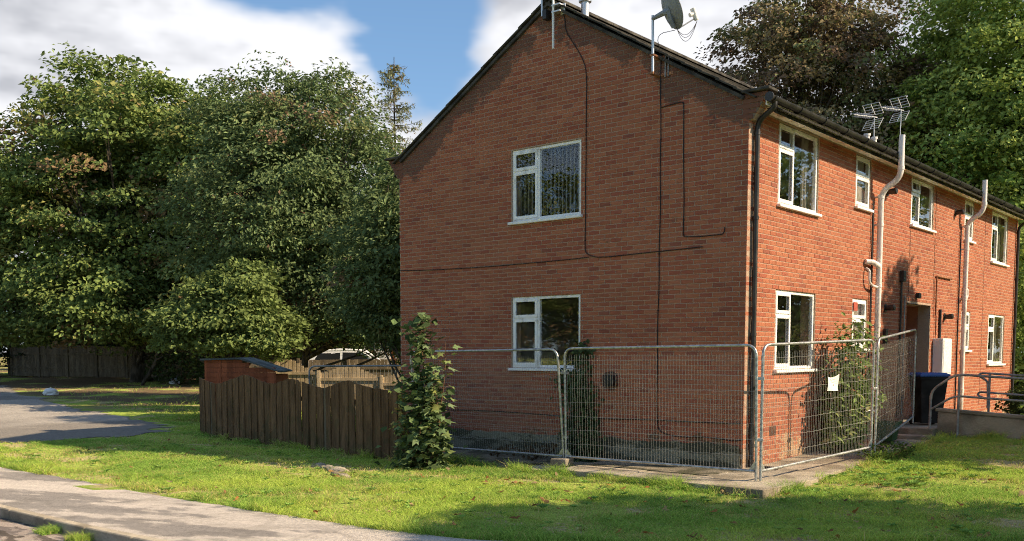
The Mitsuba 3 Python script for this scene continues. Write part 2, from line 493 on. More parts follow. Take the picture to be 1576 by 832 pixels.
# kerb stones along the pavement, each one a piece
seg = np.r_[0, np.cumsum(np.linalg.norm(np.diff(e1, axis=0), axis=1))]
tag('kerb', 'pale concrete kerb between the pavement and the road', None, None, 'structure')
rk = np.random.default_rng(4)
for s0 in np.arange(seg[0], seg[-1] - 0.95, 0.915):
    a = [np.interp(s0 + 0.006, seg, e1[:, k]) for k in (0, 1)]
    b = [np.interp(s0 + 0.909, seg, e1[:, k]) for k in (0, 1)]
    if not (-16 < a[0] < 5.5):
        continue
    L_ = math.dist(a, b)
    v, f = cbox(0, L_, -0.125, -0.002, -0.30, -0.088 + rk.uniform(-0.006, 0.004), 0.012)
    ang = math.degrees(math.atan2(b[1] - a[1], b[0] - a[0]))
    v = rot(v, [0, 0, 1], ang) + [a[0], a[1], 0]
    put('kerb__kerb_stone', (v, f), 'concrete')

# side road on the left, draped over the ground
DRIVE = sg.Polygon([(-13.6, -5.35), (-13.1, -3.6), (-13.3, -1.9), (-14.6, -0.75), (-17, -0.55), (-20, -0.2), (-24, 0.6), (-30, 2.3), (-40, 5.2), (-55, 9), (-55, -6.2), (-22, -6.0), (-16, -5.7)]).buffer(0.4).buffer(-0.4)
dx = np.r_[np.arange(-56, -30, 0.5), np.arange(-30, -12, 0.12)]
dy = np.arange(-8, 10, 0.12)
DX, DY = np.meshgrid(dx, dy, indexing='ij')
wobx = 0.9 * (meshkit.fbm(np.stack([DX * 1.7, DY * 1.7, DX * 0], -1), 4, 8) - 0.5)
import shapely
inside = shapely.contains_xy(DRIVE, DX + wobx, DY + wobx)
n2 = len(dy)
i, j = np.meshgrid(np.arange(len(dx) - 1), np.arange(n2 - 1), indexing='ij')
okc = inside[:-1, :-1] & inside[1:, :-1] & inside[1:, 1:] & inside[:-1, 1:]
F = np.stack([i * n2 + j, (i + 1) * n2 + j, (i + 1) * n2 + j + 1, i * n2 + j + 1], -1)[okc]
put('side_road', (np.stack([DX, DY, terrain(DX, DY) + 0.012], -1).reshape(-1, 3), F), 'drive_tarmac', smooth=True, kind='structure', label='grey tarmac side road in dappled shade on the left')

# ------------------------------------------------------------------ the brick block
BLK = thing('apartment_block', 'two storey orange brick block with white window frames and a gable end', 'building')
W, LEN, ZT = 7.558, 16.02, 5.22
APEX, SLOPE, MIDX = 7.85, 0.59, -3.779
WIN_G = [(-4.629, -3.089, 1.505, 2.78), (-4.629, -3.089, 4.12, 5.385)]
WIN_S = [(1.04, 2.58, 1.505, 2.78, 'wide'), (1.04, 2.58, 4.12, 5.385, 'wide'), (4.247, 4.988, 1.857, 2.78, 'narrow'), (4.247, 4.988, 4.457, 5.385, 'narrow'), (7.275, 8.74, 4.43, 5.385, 'wide'),
         (11.06, 11.80, 1.857, 2.78, 'narrow'), (11.06, 11.80, 4.457, 5.385, 'narrow'), (13.43, 15.0, 1.505, 2.78, 'wide'), (13.43, 15.0, 4.12, 5.385, 'wide')]
DOOR = (7.21, 8.75, 0.3, 2.80)


def roof_z(x):
    return APEX - SLOPE * abs(x - MIDX)


# mortar cores, with real openings
gp = sg.Polygon([(-W, -0.4), (0, -0.4), (0, ZT), (0, roof_z(0) - 0.12), (MIDX, APEX - 0.12), (-W, roof_z(-W) - 0.12)])
for (a, b, c, d) in WIN_G:
    gp = gp.difference(sg.box(a, c, b, d))
v, f = extrude(gp, 0.26)   # x, z, depth
v = np.column_stack([v[:, 0], 0.266 - v[:, 2], v[:, 1]])
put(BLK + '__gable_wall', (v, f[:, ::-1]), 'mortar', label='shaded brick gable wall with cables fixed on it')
sp = sg.box(0.266, -0.4, LEN, 5.5)
for (a, b, c, d, _) in WIN_S:
    sp = sp.difference(sg.box(a, c, b, min(d, 5.385)))
sp = sp.difference(sg.box(DOOR[0], -0.5, DOOR[1], DOOR[3]))
v, f = extrude(sp, 0.26)
v = np.column_stack([-0.266 + v[:, 2], v[:, 0], v[:, 1]])
put(BLK + '__side_wall', (v, f), 'mortar', label='sunlit orange brick side wall')
m = MB().add(*box(-W, -W + 0.26, 0.266, LEN, -0.4, 5.5)).add(*box(-W + 0.26, -0.27, LEN - 0.26, LEN, -0.4, 5.5))
put(BLK + '__rear_wall', m, 'mortar')
fg = sg.Polygon([(-W, 5.5), (0, 5.5), (MIDX, APEX - 0.12)])
v, f = extrude(fg, 0.2)
put(BLK + '__rear_wall', (np.column_stack([v[:, 0], LEN - v[:, 2], v[:, 1]]), f[:, ::-1]), 'mortar')


def brick_piece(mp, u0, u1, z0, z1, n0, depth, ch=0.004):
    """mp maps (u, n, z) to the world; front face at n = n0."""
    nb = n0 - depth
    loc = []
    for (n, s) in ((nb, 0), (n0 - ch, 0), (n0, ch)):
        loc += [(u0 + s, n, z0 + s), (u1 - s, n, z0 + s), (u1 - s, n, z1 - s), (u0 + s, n, z1 - s)]
    f = []
    for r in (0, 4):
        for k in range(4):
            a, b = r + k, r + (k + 1) % 4
            f += [(a, b, b + 4), (a, b + 4, a + 4)]
    f += [(8, 9, 10), (8, 10, 11)]
    return mp(np.array(loc, float)), np.array(f)


def map_g(q):
    return np.column_stack([q[:, 0], -q[:, 1], q[:, 2]])


def map_s(q):
    return np.column_stack([q[:, 1], q[:, 0], q[:, 2]])


J = 0.0112
CH = 0.075
rb = np.random.default_rng(21)


def minus(iv, a, b):
    out = []
    for (s, e) in iv:
        if b <= s or a >= e:
            out.append((s, e))
            continue
        if a > s:
            out.append((s, a))
        if b < e:
            out.append((b, e))
    return out


def lay(kind):
    res = []
    zmin = -0.15 if kind == 'side' else 0.30
    k = int(round((zmin + 0.75) / CH))
    while True:
        zb = k * CH - 0.75
        z0, z1 = zb + J / 2, zb + CH - J / 2
        odd = k % 2
        if kind == 'gable':
            top = z1
            half = (APEX - 0.10 - top) / SLOPE
            if half < 0.1:
                break
            lo, hi = max(-W, MIDX - half), min(0.0, MIDX + half)
            iv = [(lo, hi)]
            for (a, b, c, d) in WIN_G:
                if z1 > c and z0 < d - 0.005:
                    iv = minus(iv, a - 0.006, b + 0.006)
            off = 0.1125 * odd
            start = -W - 0.5
            u = math.floor((start - off) / 0.225) * 0.225 + off
        else:
            if z1 > 5.42:
                break
            lo, hi = 0.0, LEN
            iv = [(lo, hi)]
            for (a, b, c, d, _) in WIN_S:
                if z1 > c and z0 < d - 0.005:
                    iv = minus(iv, a - 0.006, b + 0.006)
            if z0 < DOOR[3]:
                iv = minus(iv, DOOR[0] - 0.006, DOOR[1] + 0.006)
            off = 0.0 if odd else 0.1125
            u = -0.225 + off
        while u < hi:
            a, b = u + J / 2, u + 0.225 - J / 2
            for (s, e) in iv:
                s2, e2 = (s if s in (0.0, lo) else s + J / 2), (e if e in (0.0, hi) else e - J / 2)
                p0, p1 = max(a, s2), min(b, e2)
                if abs(p1 - 0.0) < 0.02 and kind == 'gable':
                    p1 = 0.0
                if abs(p0) < 0.02 and kind == 'side':
                    p0 = 0.0
                if p1 - p0 < 0.025:
                    continue
                corner = (kind == 'gable' and p1 > -0.02) or (kind == 'side' and p0 < 0.02)
                depth = 0.10 if corner else 0.03
                if corner:   # courses overlap at the corner in turn
                    if kind == 'gable' and odd:
                        p1 = -0.1125 + 0.0 if p0 < -0.14 else None
                        if p1 is None:
                            continue
                    if kind == 'side' and not odd:
                        if p1 < 0.13:
                            continue
                res.append((kind, k, p0, p1, z0, z1, depth, rb.normal(0, 0.0011)))
            u += 0.225
        k += 1
    return res


def shown(bk):
    kind, k, p0, p1, z0, z1, dep, jit = bk
    c = np.array([(p0 + p1) / 2, 0, (z0 + z1) / 2]) if kind == 'gable' else np.array([0, (p0 + p1) / 2, (z0 + z1) / 2])
    d = c - EYE
    r = np.linalg.norm(d)
    cosv = abs(d[1] if kind == 'gable' else d[0]) / r
    vis = 1.0 if (0.3 < c[2] < 5.1) else 0.0
    return vis * cosv * (p1 - p0) / r ** 2


for kind, mp in (('gable', map_g), ('side', map_s)):
    bricks = lay(kind)
    order = sorted(range(len(bricks)), key=lambda q: -shown(bricks[q]))
    single = set(order[:150])
    rest = MB()
    for q, bk in enumerate(bricks):
        _, k, p0, p1, z0, z1, dep, jit = bk
        v, f = brick_piece(mp, p0, p1, z0, z1, jit, dep)
        if kind == 'gable':
            f = f[:, ::-1] if np.dot(np.cross(v[9] - v[8], v[10] - v[8]), (0, -1, 0)) < 0 else f
        else:
            f = f[:, ::-1] if np.dot(np.cross(v[9] - v[8], v[10] - v[8]), (1, 0, 0)) < 0 else f
        if q in single:
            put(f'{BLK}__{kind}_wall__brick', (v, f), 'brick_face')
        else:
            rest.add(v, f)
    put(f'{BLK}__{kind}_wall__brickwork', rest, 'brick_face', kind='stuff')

# rendered plinth with a broken upper edge along the gable
px = np.arange(-W, 0.001, 0.06)
top = 0.345 + 0.07 * (meshkit.fbm(np.stack([px * 2.1, px * 0, px * 0], -1), 4, 2) - 0.5) * 2
pp = sg.Polygon([(-W, -0.35)] + [(0.0, -0.35)] + list(zip(px[::-1], top[::-1])))
v, f = extrude(pp, 0.05)
put(BLK + '__plinth', (np.column_stack([v[:, 0], 0.03 - v[:, 2], v[:, 1]]), f[:, ::-1]), 'plinth_render', label='rough dark rendered strip at the foot of the gable')

# corbelled brick courses at the eaves
for sgn, xe in ((1, 0.0), (-1, -W)):
    for k in range(5):
        z0 = ZT + 0.012 + k * CH
        o = 0.056 * (k + 1)
        xa, xb = (xe - 0.10, xe + o) if sgn > 0 else (xe - o, xe + 0.10)
        v, f = cbox(xa, xb, -0.004 - 0.001 * k, 0.215, z0 + J / 2, z0 + CH - J / 2, 0.004)
        put(BLK + '__corbel', (v, f), 'brick_face')
    xa, xb = (xe - 0.09, xe + 0.27) if sgn > 0 else (xe - 0.27, xe + 0.09)
    pts = [(xe, ZT)] + [(xe + sgn * 0.052 * (k + 1), ZT + 0.012 + k * CH) for k in range(5)] + [(xe + sgn * 0.26, ZT + 0.37), (xe, ZT + 0.37)]
    v, f = extrude(sg.Polygon(pts), 0.2)
    put(BLK + '__corbel_bed', (np.column_stack([v[:, 0], 0.206 - v[:, 2], v[:, 1]]), f[:, ::-1]), 'mortar')

    xa, xb = (xe - 0.10, xe + 0.345) if sgn > 0 else (xe - 0.345, xe + 0.10)
    put(BLK + '__kneeler', cbox(xa, xb, -0.07, 0.232, ZT + 0.392, ZT + 0.435, 0.008), 'roof_tile', label='flat tile end over the corbelled eaves corner')
# roof: boarded slabs, verge tiles one by one, ridge
th = math.atan(SLOPE)
for sgn in (1, -1):
    pts = [(MIDX, APEX - 0.07), (MIDX + sgn * 4.10, roof_z(MIDX + 4.10) - 0.07), (MIDX + sgn * 4.10, roof_z(MIDX + 4.10) - 0.12), (MIDX, APEX - 0.12)]
    v, f = extrude(sg.Polygon(pts), LEN - 0.21)
    v = np.column_stack([v[:, 0], 0.25 + v[:, 2], v[:, 1]])
    put(BLK + '__roof', (v, f if sgn > 0 else f), 'roof_tile', label='dark concrete tile roof')
    # undercloak strip bedded on the gable
    v, f = box(0, 3.755 / math.cos(th), -0.055, 0.0, -0.125, -0.075)
    v = rot(v, [0, 1, 0], math.degrees(th))
    if sgn < 0:
        v = v * [-1, 1, 1]
        f = f[:, ::-1]
    put(BLK + '__verge', (v + [MIDX, -0.001, APEX], f), 'roof_tile')
    nT = 14
    step = 4.15 / math.cos(th) / nT
    for k in range(nT):
        for col, (ya, yb) in enumerate(((-0.075, 0.235), (0.240, 0.545))):
            if col == 0 and k >= nT - 1:
                continue
            v, f = cbox(k * step - 0.02, (k + 1) * step + 0.045, ya + rb.normal(0, 0.004), yb, -0.012, 0.016, 0.005)
            v = rot(v, [0, 1, 0], -1.6 + rb.normal(0, 0.5), (k * step, 0, 0))
            v = rot(v, [0, 1, 0], math.degrees(th)) if sgn > 0 else rot(v, [0, 1, 0], math.degrees(th)) * [-1, 1, 1]
            put(BLK + '__roof__tile', (v + [MIDX, 0, APEX - 0.035], f if sgn > 0 else f[:, ::-1]), 'roof_tile')
    # the rest of the courses as stepped rows
    m = MB()
    for k in range(nT):
        for c in range(50):
            ya = 0.55 + c * 0.31
            v, f = box(k * step - 0.02, (k + 1) * step + 0.045, ya, ya + 0.304, -0.012, 0.016)
            v = rot(v, [0, 1, 0], -1.6, (k * step, 0, 0))
            v = rot(v, [0, 1, 0], math.degrees(th)) if sgn > 0 else rot(v, [0, 1, 0], math.degrees(th)) * [-1, 1, 1]
            m.add(v + [MIDX, 0, APEX - 0.035], f if sgn > 0 else f[:, ::-1])
    put(BLK + '__roof__tile_field', m, 'roof_tile', kind='stuff')
for k in range(35):
    y0 = -0.07 + k * 0.46
    an = np.linspace(0, np.pi, 7)
    prof = [(0.13 * math.cos(a), 0.10 * math.sin(a)) for a in an] + [(0.11 * math.cos(a), 0.08 * math.sin(a)) for a in an[::-1]]
    v, f = extrude(sg.Polygon(prof), 0.452)
    put(BLK + '__roof__ridge_tile', (np.column_stack([v[:, 0] + MIDX, y0 + v[:, 2], v[:, 1] + APEX - 0.05]), f[:, ::-1]), 'roof_tile')
put(BLK + '__flue_pot', MB().add(*tube([(-3.42, 0.55, 7.45), (-3.42, 0.55, 7.84)], 0.07, 14)).add(*tube([(-3.42, 0.55, 7.84), (-3.42, 0.55, 7.88)], 0.11, 14)), 'steel', smooth=30)

# soffit, fascia, gutter
SO = 5.415
put(BLK + '__soffit', box(0.006, 0.252, 0.215, LEN + 0.02, SO, SO + 0.012), 'soffit_paint', label='peeling white painted soffit board')
put(BLK + '__fascia', box(0.253, 0.272, 0.02, LEN + 0.02, SO - 0.012, SO + 0.13), 'soffit_paint')


def gutter(xc, name):
    an = np.linspace(math.pi, 2 * math.pi, 11)
    prof = [(0.068 * math.cos(a), 0.068 * math.sin(a)) for a in an] + [(0.063 * math.cos(a), 0.063 * math.sin(a)) for a in an[::-1]]
    v, f = extrude(sg.Polygon(prof), LEN + 0.06)
    put(name, (np.column_stack([v[:, 0] + xc, -0.03 + v[:, 2], v[:, 1] + SO + 0.10]), f[:, ::-1]), 'black_plastic', smooth=35, label='black plastic half-round gutter')
    for yb in np.arange(0.03, LEN, 0.92):
        prof2 = [(0.081 * math.cos(a), 0.081 * math.sin(a) - 0.001) for a in an] + [(0.0685 * math.cos(a), 0.0685 * math.sin(a)) for a in an[::-1]]
        v, f = extrude(sg.Polygon(prof2), 0.055)
        v = np.column_stack([v[:, 0] + xc, yb + v[:, 2], v[:, 1] + SO + 0.10])
        put(name + '__bracket', (v, f[:, ::-1]), 'black_plastic', smooth=35)


gutter(0.338, BLK + '__gutter')
put(BLK + '__gutter__end_cap', tube([(0.338, -0.052, SO + 0.085), (0.338, -0.032, SO + 0.085)], 0.07, 14), 'black_plastic', smooth=35)
# black downpipes on the side wall
for yd in (0.17, 15.86):
    path = fillet([(0.338, yd - 0.04, SO + 0.07), (0.338, yd - 0.03, SO - 0.03), (0.055, yd, SO - 0.20), (0.055, yd, 0.10)], 0.12)
    if yd > 5:
        path = fillet([(0.338, yd, SO + 0.07), (0.338, yd, SO - 0.03), (0.055, yd, SO - 0.20), (0.055, yd, 0.30)], 0.12)
    k = put(BLK + '__downpipe', tube(path, 0.040, 12), 'black_plastic', smooth=40, label='black downpipe at the near corner' if yd < 5 else 'black downpipe at the far end of the side wall')
    for zc in (0.35, 2.05, 3.8, 5.05):
        put(k + '__pipe_clip', tube([(0.055, yd, zc - 0.025), (0.055, yd, zc + 0.025)], 0.047, 12), 'black_plastic', smooth=40)
put(BLK + '__gully_shoe', MB().add(*tube([(0.055, 0.17, 0.13), (0.055, 0.17, 0.02), (0.16, 0.11, -0.02)], [0.045, 0.045, 0.04], 10)), 'black_plastic', smooth=40)


# ------------------------------------------------------------------ windows
def window(label, mp, u0, u1, z0, z1, kind, fit=None):
    n, key = 1, BLK + '__window'
    while any(k.startswith(key + '__') for k in scene):
        key = f'{BLK}__window_{n:03d}'
        n += 1
    tag(key, label)
    flip = mp is map_g

    def P_(name, parts, bsdf, smooth=False):
        m = MB()
        for v, f in parts:
            v = mp(np.asarray(v, float))
            m.add(v, f[:, ::-1] if not flip else f)
        M = trimesh.Trimesh(*m.arr(), process=False)
        if M.volume < 0:
            m2 = m.arr()
            return put(key + '__' + name, (m2[0], m2[1][:, ::-1]), bsdf, smooth)
        return put(key + '__' + name, m, bsdf, smooth)

    fw_, n1, n0 = 0.052, -0.030, -0.095
    wid, hei = u1 - u0, z1 - z0
    g = 0.003
    P_('frame', [cbox(u0 + g, u1 - g, n0, n1, z1 - fw_, z1 - g), cbox(u0 + g, u1 - g, n0, n1, z0 + g, z0 + fw_),
                 cbox(u0 + g, u0 + fw_, n0, n1, z0 + fw_, z1 - fw_), cbox(u1 - fw_, u1 - g, n0, n1, z0 + fw_, z1 - fw_)], 'pvc')
    um = u0 + 0.385 * wid if kind == 'wide' else u1
    zt = z1 - (0.305 if kind == 'wide' else 0.40) * hei
    if kind == 'wide':
        P_('mullion', [cbox(um - 0.022, um + 0.036, n0, n1 - 0.002, z0 + fw_, z1 - fw_)], 'pvc')
    ul1 = um - 0.022 if kind == 'wide' else u1 - fw_
    P_('transom', [cbox(u0 + fw_, ul1, n0, n1 - 0.002, zt - 0.024, zt + 0.024)], 'pvc')

    def sash(a, b, c, d, n_out=0.018, tilt=0.0):
        s = 0.052
        q = [cbox(a - 0.014, b + 0.014, n1, n1 + n_out, d - s + 0.01, d + 0.014), cbox(a - 0.014, b + 0.014, n1, n1 + n_out, c - 0.014, c + s - 0.01),
             cbox(a - 0.014, a + s - 0.012, n1, n1 + n_out, c + s - 0.01, d - s + 0.01), cbox(b - s + 0.012, b + 0.014, n1, n1 + n_out, c + s - 0.01, d - s + 0.01)]
        pane = (np.array([(a + s - 0.014, n1 - 0.012, c + s - 0.012), (b - s + 0.014, n1 - 0.012, c + s - 0.012), (b - s + 0.014, n1 - 0.012, d - s + 0.012), (a + s - 0.014, n1 - 0.012, d - s + 0.012)]), np.array([(0, 1, 2), (0, 2, 3)]))
        if tilt:
            def tl(v):
                v = np.array(v, float)
                dz = d + 0.014 - v[:, 2]
                v[:, 1] += dz * math.sin(tilt)
                return v
            q = [(tl(v), f) for v, f in q]
            pane = (tl(pane[0]), pane[1])
        P_('sash', q, 'pvc')
        put(key + '__pane', (mp(pane[0]), pane[1]), 'glass')

    sash(u0 + fw_, ul1, zt + 0.024, z1 - fw_, tilt=0.07 if fit == 'slats' else 0.0)
    sash(u0 + fw_, ul1, z0 + fw_, zt - 0.024)
    if kind == 'wide':
        a, b, c, d = um + 0.036, u1 - fw_, z0 + fw_, z1 - fw_
        put(key + '__pane', (mp(np.array([(a, n1 - 0.02, c), (b, n1 - 0.02, c), (b, n1 - 0.02, d), (a, n1 - 0.02, d)])), np.array([(0, 1, 2), (0, 2, 3)])), 'glass')
    P_('sill', [cbox(u0 - 0.045, u1 + 0.045, -0.03, 0.062, z0 - 0.052, z0 - 0.004, 0.006)], 'pvc')
    # room behind
    r0, r1, c0, c1 = u0 - 0.5, u1 + 0.5, z0 - 0.9, z1 + 0.35
    nb, nf = -3.0, -0.275
    q = np.array([(r0, nf, c0), (r1, nf, c0), (r1, nf, c1), (r0, nf, c1), (r0, nb, c0), (r1, nb, c0), (r1, nb, c1), (r0, nb, c1)], float)
    ff = np.array([(4, 5, 6), (4, 6, 7), (0, 1, 5), (0, 5, 4), (3, 7, 6), (3, 6, 2), (0, 4, 7), (0, 7, 3), (1, 2, 6), (1, 6, 5)])
    put(key + '__room', (mp(q), ff), 'room_paint')
    if fit == 'vertical':
        for u in np.arange(u0 + 0.09, u1 - 0.06, 0.085):
            a = math.radians(38 + RNG.normal(0, 4))
            dx_, dn = 0.044 * math.cos(a), 0.044 * math.sin(a)
            zlo = z0 + 0.04
            q = np.array([(u - dx_, -0.17 - dn, zlo), (u, -0.164, zlo), (u + dx_, -0.17 + dn, zlo), (u - dx_, -0.17 - dn, z1 - 0.06), (u, -0.164, z1 - 0.06), (u + dx_, -0.17 + dn, z1 - 0.06)])
            put(key + '__blind_slat', (mp(q), np.array([(0, 1, 4), (0, 4, 3), (1, 2, 5), (1, 5, 4)])), 'blind_cloth')
    if fit == 'slats':
        for z in np.arange(z0 + 0.07, z1 - 0.07, 0.062):
            q = np.array([(u0 + 0.06, -0.19, z + 0.018), (u1 - 0.06, -0.19, z + 0.018), (u1 - 0.06, -0.145, z - 0.018), (u0 + 0.06, -0.145, z - 0.018)])
            put(key + '__blind_slat', (mp(q), np.array([(0, 1, 2), (0, 2, 3)])), 'blind_cloth')
    if fit in ('curtain', 'pair'):
        spans = [(u1 - 0.24, u1 - 0.02)] if fit == 'curtain' else [(u0 + 0.02, u0 + 0.30), (u1 - 0.34, u1 - 0.02)]
        for (a, b) in spans:
            uu = np.linspace(a, b, 40)
            nn = -0.20 + 0.03 * np.sin(uu * 75) + 0.01 * np.sin(uu * 31)
            q = np.vstack([np.column_stack([uu, nn, np.full(40, z0 - 0.1)]), np.column_stack([uu, nn * 0.9 - 0.02, np.full(40, z1 + 0.05)])])
            k = np.arange(39)
            put(key + '__curtain', (mp(q), np.stack([k, k + 1, k + 41, k + 40], 1)), 'curtain_cloth', smooth=True)
    if fit == 'frost':
        q = np.array([(u0 + 0.06, -0.12, z0 + 0.06), (u1 - 0.06, -0.12, z0 + 0.06), (u1 - 0.06, -0.12, z1 - 0.06), (u0 + 0.06, -0.12, z1 - 0.06)])
        put(key + '__net_curtain', (mp(q), np.array([(0, 1, 2), (0, 2, 3)])), 'curtain_cloth')


window('lower gable window with dark reflections in its panes', map_g, *WIN_G[0], 'wide')
window('upper gable window with vertical blinds behind the glass', map_g, *WIN_G[1], 'wide', 'vertical')
fits = [None, 'curtain', 'frost', 'frost', 'slats', 'frost', 'frost', 'pair', 'pair']
names_w = ['wide window low on the side wall nearest the corner', 'wide window high on the side wall nearest the corner', 'narrow window low on the side wall left of the near waste pipe', 'narrow window high on the side wall left of the near waste pipe',
           'upper window above the doorway with slatted blind', 'narrow window low on the side wall behind the far waste pipe', 'narrow window high on the side wall behind the far waste pipe', 'far lower window of the side wall', 'far upper window of the side wall']
for w, ft, nm in zip(WIN_S, fits, names_w):
    window(nm, map_s, *w[:5], fit=ft)

# doorway: a dark recessed porch with a door at its back
a, b, c, d = DOOR
dk = BLK + '__doorway'
m = MB()
q = [box(-1.55, -0.27, a - 0.12, a, c - 0.1, d + 0.1), box(-1.55, -0.27, b, b + 0.12, c - 0.1, d + 0.1), box(-1.55, -0.27, a, b, d, d + 0.1), box(-1.67, -1.55, a - 0.12, b + 0.12, c - 0.1, d + 0.1)]
for v, f in q:
    m.add(v, f)
put(dk + '__porch', m, 'porch_brick')
put(dk + '__floor', box(-1.55, 0.0, a, b, c - 0.2, c), 'concrete')
put(dk + '__door', cbox(-1.549, -1.50, a + 0.30, b - 0.30, c + 0.004, c + 2.05, 0.006), 'old_wood')
put(dk + '__lintel', cbox(-0.26, 0.003, a - 0.004, b + 0.004, d - 0.0, d + 0.012, 0.003), 'dark_render')

# waste pipes
for idx, (yp, zb_, ztop_, nm) in enumerate(((5.22, 0.35, 5.82, 'near white waste pipe with a swan neck at the eaves'), (10.85, 0.45, 5.75, 'far white waste pipe with a swan neck at the eaves'))):
    path = fillet([(0.115, yp, zb_), (0.115, yp, 4.83), (0.46, yp + 0.03, 5.03), (0.46, yp + 0.03, ztop_)], 0.19, 7)
    k = put(BLK + '__waste_pipe', tube(path, 0.054, 16), 'pipe_paint', smooth=40, label=nm)
    for zc in (0.9, 2.3, 3.05, 4.2, 4.72):
        put(k + '__collar', tube([(0.115, yp, zc - 0.035), (0.115, yp, zc + 0.035)], 0.063, 16), 'pipe_paint', smooth=40)
        put(k + '__strap', box(0.0, 0.07, yp - 0.025, yp + 0.025, zc - 0.012, zc + 0.012), 'pipe_paint')
    put(k + '__collar', tube([(0.46, yp + 0.03, 5.18), (0.46, yp + 0.03, 5.25)], 0.062, 16), 'pipe_paint', smooth=40)
    if idx == 0:
        put(k + '__branch', MB().add(*tube([(0.115, yp, 3.42), (0.115, yp - 0.32, 3.47), (0.02, yp - 0.46, 3.48)], 0.052, 12)), 'pipe_paint', smooth=40)
        put(k + '__trap', tube(fillet([(0.115, yp - 0.02, 3.02), (0.10, yp - 0.28, 3.04), (0.09, yp - 0.42, 3.10), (0.09, yp - 0.42, 3.32), (0.02, yp - 0.42, 3.36)], 0.07), 0.022, 8), 'pipe_paint', smooth=40)
        put(k + '__branch', tube([(0.02, yp - 0.42, 0.70), (0.115, yp, 0.62)], 0.052, 12), 'pipe_paint', smooth=40)
    else:
        put(k + '__branch', tube(fillet([(0.115, yp, 3.05), (0.115, yp + 0.22, 3.10), (0.115, yp + 0.22, 3.28), (0.02, yp + 0.22, 3.32)], 0.08), 0.03, 10), 'pipe_paint', smooth=40)
    put(k + '__shadow_line', tube([(0.03, yp - 0.16, zb_), (0.03, yp - 0.16, 4.6)], 0.017, 8), 'black_plastic', smooth=40)  # dark tube standing in for the shadow line beside the waste pipe

# small fittings on the side wall
for (y, z, nm) in ((5.86, 4.90, 'upper black flue cone beside the near waste pipe'), (10.30, 4.99, 'upper black flue cone beside the far waste pipe'), (5.95, 2.66, 'lower black flue cone beside the near waste pipe'), (9.75, 2.60, 'lower black flue cone above the white meter box')):
    k = put(BLK + '__flue_cone', tube([(0.0, y, z), (0.012, y, z), (0.013, y, z), (0.17, y, z + 0.005), (0.19, y, z + 0.005)], [0.085, 0.085, 0.05, 0.062, 0.05], 14), 'black_plastic', smooth=30, label=nm)
put(BLK + '__wall_vent', cbox(-0.002, 0.016, 4.28, 4.46, 2.55, 2.71, 0.004), 'red_plastic', label='small red vent plate left of a narrow window')
m = MB().add(*cbox(-0.004, 0.006, 0.90, 1.125, 0.45, 0.60, 0.004))
for q in range(5):
    m.add(*box(0.006, 0.010, 0.915 + q * 0.043, 0.935 + q * 0.043, 0.46, 0.59))
put(BLK + '__air_brick', m, 'air_brick', label='dark air brick low on the side wall')
k = put(BLK + '__meter_cabinet', cbox(0.0, 0.22, 8.98, 9.62, 1.30, 2.10, 0.01), 'white_plastic', label='white meter cabinet right of the doorway')
put(k + '__cabinet_door', cbox(0.221, 0.232, 9.02, 9.58, 1.34, 2.06, 0.004), 'white_plastic')
put(BLK + '__conduit', tube([(0.03, 6.76, 0.5), (0.03, 6.76, 3.32)], 0.022, 8), 'black_plastic', smooth=40, label='black conduit left of the doorway')
put(BLK + '__conduit', tube([(0.03, 6.98, 0.5), (0.03, 6.98, 2.95)], 0.014, 8), 'rail_steel', smooth=40)
put(BLK + '__junction_box', cbox(0.0, 0.09, 6.70, 6.84, 3.22, 3.44, 0.006), 'black_plastic')
put(BLK + '__conduit', tube(fillet([(0.035, 10.1, 3.47), (0.035, 9.0, 3.47), (0.035, 9.0, 2.60)], 0.03), 0.02, 8), 'rusty', smooth=40, label='rusty pipe bent above the meter cabinet')
put(BLK + '__conduit', tube([(0.03, 9.05, 2.1), (0.03, 9.05, 2.6)], 0.014, 8), 'rusty', smooth=40)
put(BLK + '__conduit', tube([(0.03, 9.35, 2.10), (0.03, 9.35, 2.75)], 0.03, 8), 'black_plastic', smooth=40)
for y, z0_, z1_ in ((7.28, 2.85, 4.38), (8.90, 2.75, 5.36), (12.83, 0.5, 5.38)):
    put(BLK + '__wall_joint', box(-0.004, 0.0025, y - 0.007, y + 0.007, z0_, z1_), 'dark_render', label=None)
put(BLK + '__porch_lamp', MB().add(*cbox(0, 0.08, 7.72, 7.86, 2.93, 3.04, 0.01)), 'black_plastic')
put(BLK + '__wall_clip', cbox(0, 0.06, 5.86, 5.98, 1.95, 2.25, 0.008), 'black_plastic')

